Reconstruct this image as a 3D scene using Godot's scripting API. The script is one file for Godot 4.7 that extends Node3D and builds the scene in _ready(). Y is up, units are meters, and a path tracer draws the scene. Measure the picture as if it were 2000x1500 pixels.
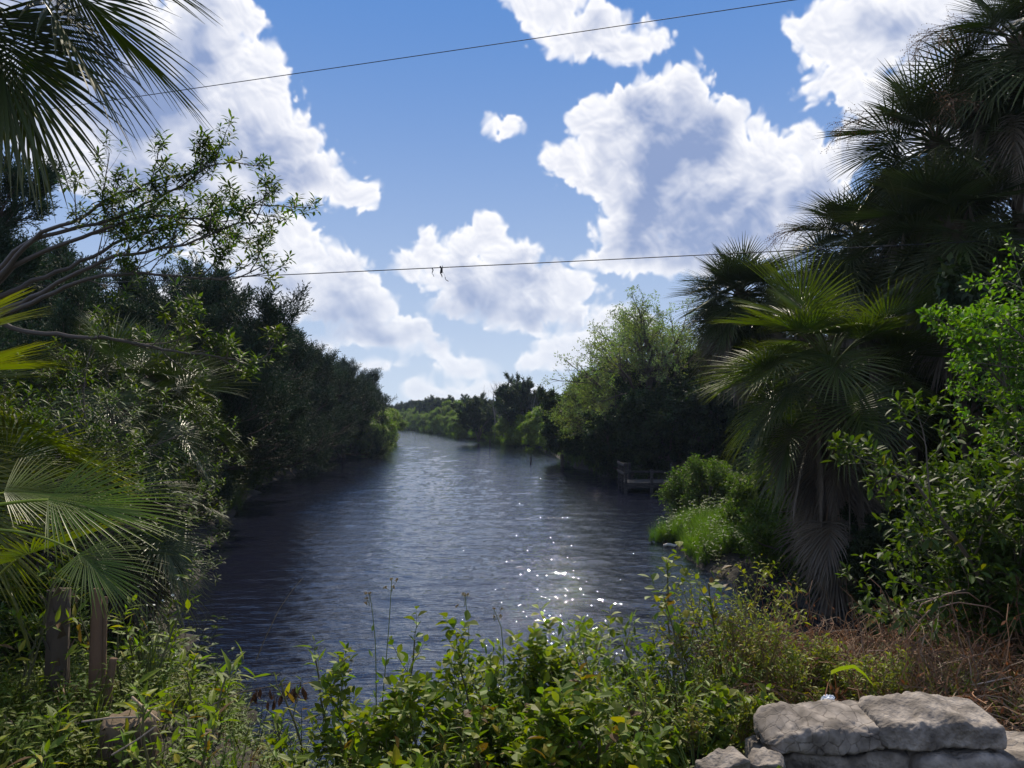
extends Node3D

# A blackwater canal between palms and cedars, seen from its near end.
# y is up, the camera looks along -Z; the water lies at y = 0, the ground under the camera at about 1.4.

const F := 1540.0                      # focal length in pixels of a picture 2000 wide
const EYE := Vector3(0, 3, 0)
const PITCH := 2.42

var eye_basis: Basis
var taken := {}
var mats := {}

func _ready() -> void:
	set_camera()
	set_sky()
	set_sun()
	make_materials()
	build_ground()
	build_water()
	build_far_bank()
	build_right_bank()
	build_left_bank()
	build_palms()
	build_dock_and_posts()
	build_wires()
	build_near_shrubs()
	build_undergrowth()
	build_small_things()

# ------------------------------------------------------------------ camera, sky, sun

func set_camera() -> void:
	var cam := Camera3D.new()
	cam.name = "camera"
	cam.keep_aspect = Camera3D.KEEP_HEIGHT
	cam.fov = rad_to_deg(2.0 * atan(750.0 / F))
	cam.near = 0.05
	cam.far = 4000.0
	cam.position = EYE
	cam.rotation_degrees = Vector3(PITCH, 0, 0)
	eye_basis = Basis.from_euler(Vector3(deg_to_rad(PITCH), 0, 0))
	add_child(cam)
	cam.current = true

func set_sun() -> void:
	var sun := DirectionalLight3D.new()
	sun.name = "sun"
	sun.light_color = Color(1.0, 0.95, 0.87)
	sun.light_energy = 1.6
	sun.light_angular_distance = 0.5
	sun.shadow_enabled = true
	sun.rotation_degrees = Vector3(-47.0, 180.0 - 3.5, 0)
	add_child(sun)

# Where a thing seen at (px, py) of the 2000 x 1500 photograph stands when it is d metres ahead.
func at(px: float, py: float, d: float) -> Vector3:
	var v := eye_basis * Vector3((px - 1000.0) / F, (750.0 - py) / F, -1.0)
	return EYE + v * (d / -v.z)

# Bearing and height in degrees of a point of the photograph.
func bearing(px: float, py: float) -> Vector2:
	var v := (eye_basis * Vector3((px - 1000.0) / F, (750.0 - py) / F, -1.0)).normalized()
	return Vector2(rad_to_deg(atan2(v.x, -v.z)), rad_to_deg(asin(v.y)))

func sky_blue(el: float) -> Vector3:
	var t := clampf(el / 34.0, 0.0, 1.0)
	var k := 1.0 - pow(1.0 - t, 1.9)
	var c := Vector3(0.60, 0.70, 0.82).lerp(Vector3(0.097, 0.243, 0.585), k)
	if el > 34.0:
		c = c.lerp(Vector3(0.05, 0.145, 0.42), clampf((el - 34.0) / 56.0, 0, 1))
	return c

const DEG := 11.37778                  # panorama pixels per degree
const W := 888
const H := 400
const LEFT := -39.0
const TOP := 33.0
const SCALE := 37.2                    # photograph pixels per degree near the middle

# A field of distances inside the clouds, in photograph pixels, from a list of ellipses.
func puffs(list: Array, join: float) -> PackedFloat32Array:
	var a := PackedFloat32Array()
	a.resize(W * H)
	a.fill(-400.0)
	for e in list:
		var c := bearing(e[0], e[1])
		var cx := (c.x - LEFT) * DEG
		var cy := (TOP - c.y) * DEG
		var k := DEG / SCALE
		var rx: float = e[2] * k
		var ry: float = e[3] * k
		var m: float = minf(e[2], e[3])
		var x0 := maxi(0, int(cx - rx * 2.2))
		var x1 := mini(W - 1, int(cx + rx * 2.2))
		var y0 := maxi(0, int(cy - ry * 2.2))
		var y1 := mini(H - 1, int(cy + ry * 2.2))
		for y in range(y0, y1 + 1):
			var qy := (y - cy) / ry
			qy *= qy
			for x in range(x0, x1 + 1):
				var qx := (x - cx) / rx
				var s := (1.0 - sqrt(qx * qx + qy)) * m
				var i := y * W + x
				var o := a[i]
				var h := clampf(0.5 + 0.5 * (s - o) / join, 0.0, 1.0)
				a[i] = lerpf(o, s, h) + join * h * (1.0 - h)
	return a

func make_noise(seed_no: int, kind: int, freq: float, octaves: int) -> FastNoiseLite:
	var n := FastNoiseLite.new()
	n.seed = seed_no
	n.noise_type = kind
	n.frequency = freq
	n.fractal_type = FastNoiseLite.FRACTAL_FBM if octaves > 1 else FastNoiseLite.FRACTAL_NONE
	n.fractal_octaves = octaves
	n.fractal_gain = 0.5
	if kind == FastNoiseLite.TYPE_CELLULAR:
		n.cellular_distance_function = FastNoiseLite.DISTANCE_EUCLIDEAN
		n.cellular_return_type = FastNoiseLite.RETURN_DISTANCE
		n.cellular_jitter = 0.95
	return n

func set_sky() -> void:
	# Air and scattered cumulus all round.
	var lw := 1024
	var lh := 512
	var low := Image.create(lw, lh, false, Image.FORMAT_RGBF)
	var nb := make_noise(11, FastNoiseLite.TYPE_SIMPLEX_SMOOTH, 2.1, 5)
	var nc := make_noise(12, FastNoiseLite.TYPE_CELLULAR, 9.0, 2)
	for y in lh:
		var el := 90.0 - (y + 0.5) / lh * 180.0
		var e := deg_to_rad(el)
		var base := sky_blue(maxf(el, 0.0))
		for x in lw:
			var c := base
			if el > -1.0:
				var az := ((x + 0.5) / lw - 0.5) * TAU
				var d := Vector3(sin(az) * cos(e), sin(e) * 1.7, -cos(az) * cos(e))
				var n := nb.get_noise_3dv(d) + 0.14 * (-nc.get_noise_3dv(d) - 0.5) - 0.10
				var a := smoothstep(0.0, 0.09, n)
				var lit := clampf(1.0 - smoothstep(0.06, 0.42, n) * 0.85, 0.0, 1.0)
				var cc := Vector3(0.32, 0.38, 0.55).lerp(Vector3(0.95, 0.95, 0.97), lit)
				cc = cc.lerp(Vector3(0.72, 0.78, 0.86), clampf(1.0 - el / 12.0, 0.0, 1.0) * 0.7)
				c = base.lerp(cc, a * clampf(el / 3.0, 0.0, 1.0))
			low.set_pixel(x, y, Color(c.x, c.y, c.z))
	low.resize(4096, 2048, Image.INTERPOLATE_BILINEAR)
	# The clouds of the photograph, each an ellipse (x, y, half width, half height).
	var body := []
	# the great bank on the left
	body.append_array([[180, 60, 210, 130], [400, 60, 95, 120], [330, 180, 220, 140], [470, 30, 60, 42], [500, 130, 68, 60], [440, 200, 170, 130], [570, 280, 72, 62], [500, 330, 150, 82], [620, 345, 82, 56], [690, 378, 62, 28], [330, 340, 190, 84], [180, 300, 140, 80], [40, 160, 130, 130]])
	# the bank below it, stepping down to the right
	body.append_array([[470, 470, 150, 64], [600, 500, 80, 45], [560, 445, 52, 34], [665, 520, 64, 34], [560, 560, 150, 60], [650, 570, 80, 66], [720, 600, 90, 52], [640, 590, 90, 40], [730, 655, 100, 34], [800, 650, 56, 36], [850, 680, 44, 22], [700, 560, 50, 40], [430, 600, 190, 60]])
	# the tower in the middle
	body.append_array([[955, 448, 46, 46], [905, 482, 62, 44], [838, 490, 42, 42], [800, 520, 42, 30], [990, 505, 76, 44], [930, 555, 130, 56], [1060, 545, 70, 36], [1120, 560, 62, 36], [1100, 605, 84, 34], [1010, 605, 120, 44], [880, 600, 44, 24], [1030, 640, 54, 14]])
	# the great cloud on the right
	body.append_array([[1330, 170, 66, 62], [1250, 205, 92, 62], [1160, 245, 70, 56], [1110, 310, 58, 50], [1300, 290, 190, 120], [1180, 350, 84, 56], [1420, 250, 74, 60], [1480, 310, 92, 66], [1340, 400, 200, 90], [1230, 440, 82, 50], [1190, 505, 48, 36], [1330, 490, 170, 60], [1580, 275, 44, 36], [1610, 330, 56, 62], [1570, 380, 96, 66], [1500, 450, 130, 80], [1640, 340, 30, 26], [1485, 365, 60, 50], [1540, 350, 40, 40]])
	# along the top edge
	body.append_array([[1080, 20, 84, 50], [1050, -30, 110, 50], [1130, 70, 92, 46], [1200, 88, 86, 34], [1262, 86, 42, 22], [1180, 40, 70, 40], [985, 250, 31, 17]])
	# top right
	body.append_array([[1640, 60, 92, 74], [1580, 50, 42, 34], [1700, 100, 96, 44], [1770, 40, 150, 66], [1900, 30, 150, 80], [1600, 165, 40, 26], [1680, 190, 64, 38], [1720, 260, 96, 46], [1790, 180, 100, 70], [1760, 230, 90, 84], [1880, 190, 120, 110], [1690, 280, 50, 22], [1700, 170, 40, 20]])
	# small ones near the horizon
	body.append_array([[725, 712, 52, 15], [915, 722, 64, 24], [885, 708, 34, 16], [1040, 708, 40, 22], [1085, 690, 66, 38], [1140, 680, 80, 50], [1210, 640, 90, 50], [812, 760, 34, 30], [860, 768, 50, 14], [900, 775, 40, 10], [560, 680, 90, 26], [420, 700, 140, 40], [980, 760, 90, 16]])
	var shade := []
	shade.append_array([[240, 190, 210, 120], [440, 300, 120, 70], [560, 340, 90, 40], [120, 60, 170, 90], [400, 110, 60, 90], [330, 380, 180, 50]])
	shade.append_array([[650, 620, 80, 30], [740, 662, 90, 20], [560, 640, 120, 40], [560, 560, 90, 40]])
	shade.append_array([[925, 590, 62, 34], [1000, 540, 66, 32], [1060, 580, 60, 20], [905, 520, 30, 24], [1010, 625, 80, 16]])
	shade.append_array([[1320, 300, 150, 120], [1390, 400, 130, 90], [1300, 210, 66, 40], [1440, 460, 110, 70], [1250, 420, 80, 60], [1260, 480, 90, 40], [1570, 400, 60, 60]])
	shade.append_array([[1180, 62, 44, 22], [1750, 60, 90, 40], [1830, 230, 80, 60], [1760, 270, 60, 26], [1900, 60, 90, 40]])
	var b := puffs(body, 26.0)
	var s := puffs(shade, 60.0)
	var warp := make_noise(5, FastNoiseLite.TYPE_SIMPLEX_SMOOTH, 0.016, 3)
	var big := make_noise(21, FastNoiseLite.TYPE_CELLULAR, 0.042, 1)
	var mid := make_noise(22, FastNoiseLite.TYPE_CELLULAR, 0.105, 1)
	var small := make_noise(23, FastNoiseLite.TYPE_CELLULAR, 0.26, 1)
	var wisp := make_noise(24, FastNoiseLite.TYPE_SIMPLEX_SMOOTH, 0.05, 5)
	var h := PackedFloat32Array()
	h.resize(W * H)
	var soft := PackedFloat32Array()
	soft.resize(W * H)
	var lump := PackedFloat32Array()
	lump.resize(W * H)
	var drift := make_noise(25, FastNoiseLite.TYPE_SIMPLEX_SMOOTH, 0.016, 3)
	for y in H:
		for x in W:
			var i := y * W + x
			if b[i] < -70.0:
				h[i] = -100.0
				continue
			var wx := x + 14.0 * warp.get_noise_2d(x, y)
			var wy := y + 14.0 * warp.get_noise_2d(x + 500.0, y)
			var p1 := -big.get_noise_2d(wx, wy)        # 1 in a cell's middle, near 0 at its rim
			var p2 := -mid.get_noise_2d(wx, wy)
			var p3 := -small.get_noise_2d(wx, wy)
			var wz := wisp.get_noise_2d(x, y)
			var near_ground := clampf((372.0 - y) / 120.0, 0.4, 1.0)
			h[i] = b[i] + (34.0 * (p1 - 0.45) + 24.0 * (p2 - 0.45) + 8.0 * (p3 - 0.45) + 6.0 * wz) * near_ground
			soft[i] = wz
			lump[i] = minf(b[i], 60.0) * 0.8 + (40.0 * p1 + 26.0 * p2 + 11.0 * p3 + 3.0 * wz) * near_ground
	var patch := Image.create(W, H, false, Image.FORMAT_RGBF)
	for y in H:
		var el := TOP - (y + 0.5) / DEG
		var air := sky_blue(maxf(el, 0.0))
		var veil := clampf(1.0 - el / 16.0, 0.0, 1.0)
		for x in W:
			var i := y * W + x
			var v := h[i]
			var c := air
			if v > -40.0:
				var edge := 4.0 + 30.0 * clampf(0.35 + soft[i], 0.0, 1.0)
				var a := smoothstep(-edge * 0.5, edge * 0.8, v)
				var x0 := maxi(x - 1, 0)
				var x1 := mini(x + 1, W - 1)
				var y0 := maxi(y - 1, 0)
				var y1 := mini(y + 1, H - 1)
				var gy := lump[y1 * W + x] - lump[y0 * W + x]
				var gx := lump[y * W + x1] - lump[y * W + x0]
				var facing := (gy * 0.9 - gx * 0.3) * 0.055
				facing = facing / (1.0 + absf(facing)) * (0.42 if facing > 0.0 else 0.30)
				var rim := exp(-maxf(v, 0.0) / 15.0)
				var core := smoothstep(-56.0, 104.0, s[i] + drift.get_noise_2d(x, y) * 80.0 + soft[i] * 24.0)
				var lit := clampf(0.68 - 0.84 * core + 0.44 * rim + facing * (0.8 - 0.35 * core), 0.0, 1.0)
				var dark := Vector3(0.25, 0.33, 0.545)
				var cc := dark.lerp(Vector3(0.97, 0.965, 0.985), lit)
				cc = cc.lerp(Vector3(0.74, 0.78, 0.86), veil * 0.36)
				c = air.lerp(cc, a * lerpf(1.0, 0.62, veil * veil))
			var f := clampf(minf(minf(x, W - 1 - x), minf(y, H - 1 - y)) / 22.0, 0.0, 1.0)
			var ox := int((180.0 + LEFT) * DEG) + x
			var oy := int((90.0 - TOP) * DEG) + y
			if f < 1.0:
				var o := low.get_pixel(ox, oy)
				c = Vector3(o.r, o.g, o.b).lerp(c, f)
			patch.set_pixel(x, y, Color(c.x, c.y, c.z))
	low.blit_rect(patch, Rect2i(0, 0, W, H), Vector2i(int((180.0 + LEFT) * DEG), int((90.0 - TOP) * DEG)))
	var m := PanoramaSkyMaterial.new()
	m.panorama = ImageTexture.create_from_image(low)
	m.energy_multiplier = 1.0
	var sky := Sky.new()
	sky.sky_material = m
	var env := Environment.new()
	env.background_mode = Environment.BG_SKY
	env.sky = sky
	env.sky_rotation = Vector3(0, PI, 0)
	env.tonemap_mode = Environment.TONE_MAPPER_LINEAR
	env.tonemap_exposure = 1.12
	env.fog_enabled = true
	env.fog_density = 0.00035
	env.fog_light_color = Color(0.80, 0.88, 1.0)
	env.sdfgi_enabled = true
	env.ssao_enabled = true
	env.ssil_enabled = true
	var we := WorldEnvironment.new()
	we.name = "world_environment"
	we.environment = env
	add_child(we)

# ------------------------------------------------------------------ naming

func numbered(called: String) -> String:
	var n: int = taken.get(called, -1) + 1
	taken[called] = n
	return called if n == 0 else "%s_%03d" % [called, n]

func tag(o: Node, label: String, category: String, group := "") -> Node:
	o.set_meta("label", label)
	o.set_meta("category", category)
	if group:
		o.set_meta("group", group)
	return o

func thing(called: String, label: String, category: String, where := Vector3.ZERO, group := "") -> Node3D:
	var o := Node3D.new()
	o.name = numbered(called)
	o.position = where
	add_child(o)
	tag(o, label, category, group)
	return o

func part(called: String, mesh: Mesh, parent: Node, where := Transform3D()) -> MeshInstance3D:
	var o := MeshInstance3D.new()
	o.name = called
	o.mesh = mesh
	o.transform = where
	o.cast_shadow = GeometryInstance3D.SHADOW_CASTING_SETTING_ON
	parent.add_child(o, true)
	return o

func structure(called: String, mesh: Mesh) -> MeshInstance3D:
	var o := part(numbered(called), mesh, self)
	o.set_meta("kind", "structure")
	return o

# Many copies of one mesh that nobody would count.
func many(called: String, mesh: Mesh, places: Array, tints: PackedColorArray, parent: Node, stuff := true) -> MultiMeshInstance3D:
	var mm := MultiMesh.new()
	mm.transform_format = MultiMesh.TRANSFORM_3D
	mm.use_colors = true
	mm.mesh = mesh
	mm.instance_count = places.size()
	for i in places.size():
		mm.set_instance_transform(i, places[i])
		mm.set_instance_color(i, tints[i])
	var o := MultiMeshInstance3D.new()
	o.name = called
	o.multimesh = mm
	if stuff:
		o.set_meta("kind", "stuff")
	parent.add_child(o, true)
	return o

func dup(root: Node3D, label: String, where: Vector3, turn: float, size := 1.0) -> Node3D:
	var r: Node3D = root.duplicate()
	var stem := String(root.name).rstrip("0123456789").rstrip("_")
	r.name = numbered(stem)
	add_child(r)
	r.position = where
	r.rotation = Vector3(0, turn, 0)
	r.scale = Vector3.ONE * size
	r.set_meta("label", label)
	return r

const ONES := ["", "first", "second", "third", "fourth", "fifth", "sixth", "seventh", "eighth", "ninth", "tenth", "eleventh", "twelfth", "thirteenth", "fourteenth", "fifteenth", "sixteenth", "seventeenth", "eighteenth", "nineteenth"]
const TENS := ["", "", "twenty", "thirty", "forty", "fifty"]
const TENTHS := ["", "", "twentieth", "thirtieth", "fortieth", "fiftieth"]

func ordinal(n: int) -> String:
	if n < 20:
		return ONES[n]
	return TENTHS[n / 10] if n % 10 == 0 else "%s-%s" % [TENS[n / 10], ONES[n % 10]]

# ------------------------------------------------------------------ mesh collecting

class Shape:
	var v := PackedVector3Array()
	var n := PackedVector3Array()
	var c := PackedColorArray()
	var uv := PackedVector2Array()
	var i := PackedInt32Array()
	var smooth := false

	func vert(p: Vector3, col: Color) -> int:
		v.push_back(p)
		c.push_back(col)
		return v.size() - 1

	func tri(a: int, b: int, d: int) -> void:
		i.push_back(a)
		i.push_back(b)
		i.push_back(d)

	func quad(a: int, b: int, d: int, e: int) -> void:
		tri(a, b, d)
		tri(a, d, e)

	func mesh(mat: Material) -> ArrayMesh:
		var a := []
		a.resize(Mesh.ARRAY_MAX)
		a[Mesh.ARRAY_VERTEX] = v
		a[Mesh.ARRAY_COLOR] = c
		a[Mesh.ARRAY_INDEX] = i
		if smooth:
			n = PackedVector3Array()
			n.resize(v.size())
			for k in range(0, i.size(), 3):
				var f := (v[i[k + 2]] - v[i[k]]).cross(v[i[k + 1]] - v[i[k]])
				n[i[k]] += f
				n[i[k + 1]] += f
				n[i[k + 2]] += f
			for k in n.size():
				n[k] = n[k].normalized() if n[k].length_squared() > 0.0 else Vector3.UP
		if n.size() == v.size():
			a[Mesh.ARRAY_NORMAL] = n
		if uv.size() == v.size():
			a[Mesh.ARRAY_TEX_UV] = uv
		var m := ArrayMesh.new()
		m.add_surface_from_arrays(Mesh.PRIMITIVE_TRIANGLES, a)
		m.surface_set_material(0, mat)
		return m

func across(d: Vector3) -> Vector3:
	var s := d.cross(Vector3.UP)
	if s.length_squared() < 1e-4:
		s = d.cross(Vector3.RIGHT)
	return s.normalized()

# A tapering tube along a path, closed at both ends.
func tube(s: Shape, pts: PackedVector3Array, r0: float, r1: float, sides: int, col: Color, rough := 0.0, rng: RandomNumberGenerator = null) -> void:
	var first := s.v.size()
	var count := pts.size()
	var side := across(pts[1] - pts[0])
	for k in count:
		var d := (pts[mini(k + 1, count - 1)] - pts[maxi(k - 1, 0)]).normalized()
		side = (side - d * side.dot(d)).normalized()
		var up := d.cross(side)
		var r := lerpf(r0, r1, float(k) / (count - 1))
		for j in sides:
			var a := TAU * j / sides
			var q := r
			if rough > 0.0:
				q *= 1.0 + rng.randf_range(-rough, rough)
			s.vert(pts[k] + (side * cos(a) + up * sin(a)) * q, col)
	for k in count - 1:
		for j in sides:
			var a := first + k * sides + j
			var b := first + k * sides + (j + 1) % sides
			s.quad(a, a + sides, b + sides, b)
	for e in 2:
		var ring: int = first + (count - 1) * sides * e
		var mid := s.vert(pts[(count - 1) * e], col)
		for j in sides:
			if e == 0:
				s.tri(mid, ring + j, ring + (j + 1) % sides)
			else:
				s.tri(mid, ring + (j + 1) % sides, ring + j)

# A leaf blade: two or three cross sections, folded along its midrib, its tip bent down.
func leaf(s: Shape, base: Vector3, dir: Vector3, up: Vector3, length: float, width: float, bend: float, fold: float, col: Color, wide_at := 0.45, sections := 2) -> void:
	var d := dir.normalized()
	var side := d.cross(up).normalized()
	var u := side.cross(d).normalized()
	var b := s.vert(base, col)
	var last := [b, b, b]
	for k in range(1, sections + 1):
		var t := float(k) / (sections + 1)
		var w := sin(PI * pow(t, log(0.5) / log(wide_at))) * width * 0.5
		var p := base + d * length * t - u * bend * t * t * length
		var l := s.vert(p - side * w + u * w * fold, col)
		var m := s.vert(p, col)
		var r := s.vert(p + side * w + u * w * fold, col)
		if k == 1:
			s.tri(b, l, m)
			s.tri(b, m, r)
		else:
			s.quad(last[0], l, m, last[1])
			s.quad(last[1], m, r, last[2])
		last = [l, m, r]
	var e := s.vert(base + d * length - u * bend * length, col)
	s.tri(last[0], e, last[1])
	s.tri(last[1], e, last[2])

# A two-triangle leaf for what stands far off.
func chip(s: Shape, base: Vector3, dir: Vector3, up: Vector3, length: float, width: float, col: Color) -> void:
	var d := dir.normalized()
	var side := d.cross(up).normalized() * width * 0.5
	var m := base + d * length * 0.5
	var a := s.vert(base, col)
	var l := s.vert(m - side + up * width * 0.12, col)
	var r := s.vert(m + side + up * width * 0.12, col)
	var e := s.vert(base + d * length, col)
	s.tri(a, l, e)
	s.tri(a, e, r)

func rand_dir(rng: RandomNumberGenerator) -> Vector3:
	var y := rng.randf_range(-1, 1)
	var a := rng.randf() * TAU
	var r := sqrt(1.0 - y * y)
	return Vector3(r * cos(a), y, r * sin(a))

func shift(c: Color, rng: RandomNumberGenerator, light := 0.25, hue := 0.12) -> Color:
	var l := 1.0 + rng.randf_range(-light, light)
	var h := rng.randf_range(-hue, hue)
	return Color(c.r * l * (1.0 + h), c.g * l, c.b * l * (1.0 - h))

func seeded(k: int) -> RandomNumberGenerator:
	var r := RandomNumberGenerator.new()
	r.seed = k
	return r

func turned(dir: Vector3, roll: float, size: float, where: Vector3) -> Transform3D:
	# y along dir, turned about it
	var y := dir.normalized()
	var x := across(y)
	var b := Basis(x, y, x.cross(y)).rotated(y, roll)
	return Transform3D(b.scaled(Vector3.ONE * size), where)

# ------------------------------------------------------------------ materials

func plain(called: String, rough: float, spec := 0.5, back := Color(0, 0, 0)) -> StandardMaterial3D:
	var m := StandardMaterial3D.new()
	m.resource_name = called
	m.vertex_color_use_as_albedo = true
	m.roughness = rough
	m.metallic_specular = spec
	m.cull_mode = BaseMaterial3D.CULL_DISABLED
	if back.r + back.g > 0.0:
		m.backlight_enabled = true
		m.backlight = back
	mats[called] = m
	return m

func noise_tex(seed_no: int, freq: float, octaves: int, size: int, colors: Array, kind := FastNoiseLite.TYPE_SIMPLEX_SMOOTH) -> NoiseTexture2D:
	var t := NoiseTexture2D.new()
	t.width = size
	t.height = size
	t.seamless = true
	t.noise = make_noise(seed_no, kind, freq, octaves)
	if colors:
		var g := Gradient.new()
		g.offsets = PackedFloat32Array()
		g.colors = PackedColorArray()
		var offs := PackedFloat32Array()
		var cols := PackedColorArray()
		for k in colors.size():
			offs.push_back(colors[k][0])
			cols.push_back((colors[k][1] as Color).linear_to_srgb())
		g.offsets = offs
		g.colors = cols
		t.color_ramp = g
	return t

func make_materials() -> void:
	plain("leaf", 0.55, 0.42, Color(0.95, 1.0, 0.30))
	plain("frond", 0.46, 0.46, Color(0.38, 0.46, 0.13))
	plain("palmetto", 0.45, 0.5, Color(0.85, 0.95, 0.2))
	plain("far_leaf", 0.6, 0.35, Color(0.80, 0.95, 0.30))
	plain("cedar", 0.65, 0.3, Color(0.40, 0.5, 0.25))
	plain("dead_leaf", 0.7, 0.35, Color(0.6, 0.5, 0.3))
	plain("petal", 0.6, 0.4, Color(0.6, 0.6, 0.5))
	var bark := plain("bark", 0.85, 0.3)
	var t := noise_tex(3, 0.02, 5, 256, [])
	bark.heightmap_enabled = true
	bark.heightmap_texture = t
	bark.heightmap_scale = 0.6
	bark.uv1_triplanar = true
	bark.uv1_scale = Vector3(5, 1.4, 5)
	var stem := plain("stem", 0.6, 0.4)
	stem.cull_mode = BaseMaterial3D.CULL_BACK
	var ground := StandardMaterial3D.new()
	ground.resource_name = "soil"
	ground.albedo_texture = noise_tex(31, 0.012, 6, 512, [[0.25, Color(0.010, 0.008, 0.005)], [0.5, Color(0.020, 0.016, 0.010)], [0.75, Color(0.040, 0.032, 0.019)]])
	ground.heightmap_enabled = true
	ground.heightmap_texture = noise_tex(32, 0.03, 5, 512, [])
	ground.heightmap_scale = 3.0
	ground.uv1_triplanar = true
	ground.uv1_world_triplanar = true
	ground.uv1_scale = Vector3.ONE * 0.55
	ground.roughness = 0.95
	mats["soil"] = ground
	var w := StandardMaterial3D.new()
	w.resource_name = "water"
	w.albedo_color = Color(0.008, 0.009, 0.018).linear_to_srgb()
	w.roughness = 0.02
	w.metallic_specular = 0.62
	w.heightmap_enabled = true
	w.heightmap_texture = noise_tex(41, 0.011, 4, 1024, [])
	w.heightmap_scale = 1.0
	w.uv1_triplanar = true
	w.uv1_world_triplanar = true
	w.uv1_scale = Vector3(0.28, 1.0, 1.0)
	mats["water"] = w
	var con := StandardMaterial3D.new()
	con.resource_name = "concrete"
	con.albedo_texture = noise_tex(51, 0.010, 6, 512, [[0.15, Color(0.05, 0.04, 0.032)], [0.4, Color(0.14, 0.118, 0.098)], [0.6, Color(0.25, 0.215, 0.182)], [0.85, Color(0.34, 0.295, 0.25)]])
	con.heightmap_enabled = true
	con.heightmap_texture = noise_tex(52, 0.05, 5, 512, [])
	con.heightmap_scale = 0.9
	con.uv1_triplanar = true
	con.uv1_scale = Vector3.ONE * 1.3
	con.roughness = 0.9
	con.vertex_color_use_as_albedo = true
	var cr := con.duplicate()
	cr.resource_name = "cracked_concrete"
	var crack := noise_tex(53, 0.026, 1, 512, [[0.0, Color(0.26, 0.23, 0.20)], [0.03, Color(0.45, 0.42, 0.39)], [0.075, Color(1, 1, 1)], [1.0, Color(1, 1, 1)]], FastNoiseLite.TYPE_CELLULAR)
	var cn: FastNoiseLite = crack.noise
	cn.cellular_return_type = FastNoiseLite.RETURN_DISTANCE2_SUB
	cn.domain_warp_enabled = true
	cn.domain_warp_amplitude = 14.0
	cn.domain_warp_frequency = 0.03
	cr.detail_enabled = true
	cr.detail_albedo = crack
	cr.detail_mask = noise_tex(54, 0.008, 3, 256, [[0.0, Color(0, 0, 0)], [0.32, Color(0.1, 0.1, 0.1)], [0.52, Color(1, 1, 1)]])
	cr.detail_blend_mode = BaseMaterial3D.BLEND_MODE_MUL
	var rel := noise_tex(53, 0.026, 1, 512, [[0.0, Color(0, 0, 0)], [0.08, Color(0.5, 0.5, 0.5)], [0.3, Color(0.7, 0.7, 0.7)], [1.0, Color(1, 1, 1)]], FastNoiseLite.TYPE_CELLULAR)
	rel.noise = cn
	cr.heightmap_texture = rel
	cr.heightmap_scale = 0.35
	mats["cracked"] = cr
	mats["concrete"] = con
	var wood := StandardMaterial3D.new()
	wood.resource_name = "weathered_wood"
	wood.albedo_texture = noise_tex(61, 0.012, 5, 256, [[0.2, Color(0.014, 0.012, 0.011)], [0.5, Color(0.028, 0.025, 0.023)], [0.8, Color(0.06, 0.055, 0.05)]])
	wood.uv1_triplanar = true
	wood.uv1_scale = Vector3(0.5, 3, 3)
	wood.roughness = 0.85
	mats["wood"] = wood
	var black := StandardMaterial3D.new()
	black.resource_name = "cable_black"
	black.albedo_color = Color(0.02, 0.02, 0.022).linear_to_srgb()
	black.roughness = 0.6
	mats["black"] = black

# ------------------------------------------------------------------ ground and water

const RIGHT_EDGE := [[0, 3.0], [7, 3.4], [9, 4.5], [11, 5.2], [14.7, 4.4], [17, 3.95], [19, 3.8], [22, 5.4], [27, 6.8], [31, 7.2], [36, 6.4], [40, 5.2], [48.6, 3.9], [60, 3.6], [77, 3.0], [115, -6], [185, -21], [245, -42]]
const LEFT_EDGE := [[0, -2.0], [7, -2.5], [8, -3.1], [9.5, -4.2], [12, -5.4], [19.7, -7.7], [34, -11], [54, -12.6], [71, -13], [103, -17], [150, -33], [245, -75]]

func edge(list: Array, d: float) -> float:
	for k in range(1, list.size()):
		if d <= list[k][0]:
			return lerpf(list[k - 1][1], list[k][1], clampf((d - list[k - 1][0]) / (list[k][0] - list[k - 1][0]), 0.0, 1.0))
	return list[-1][1]

var ground_noise: FastNoiseLite

func height(x: float, d: float) -> float:
	var n := ground_noise.get_noise_2d(x * 8.0, d * 8.0)
	var out := maxf(edge(LEFT_EDGE, d) - x, x - edge(RIGHT_EDGE, d)) + n * 0.5    # metres inland from the sides
	if d > 228.0:
		out = maxf(out, (d - 235.0))
	var side := -0.7 + 1.0 * smoothstep(-1.6, 0.6, out) + 0.65 * smoothstep(0.3, 3.5, out) + 0.45 * smoothstep(3.0, 14.0, out)
	# the near end: level by the camera, then down to the water
	var start := 3.0
	if x < 0.0:
		start = lerpf(3.0, 4.7, smoothstep(0.9, 2.3, -x))
	else:
		start = lerpf(3.0, 5.4, smoothstep(0.4, 1.6, x))
	var near := lerpf(1.4, -0.7, smoothstep(0.0, 1.0, clampf((d - start) / (7.9 - start) * 0.82 + 0.08, 0.0, 1.0)) if d > start else 0.0)
	if d > 9.5:
		near = -0.7
	return maxf(side, near) + n * 0.10 + 0.03 * ground_noise.get_noise_2d(x * 40.0, d * 40.0)

func on_ground(x: float, d: float) -> Vector3:
	return Vector3(x, height(x, d), -d)

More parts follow.
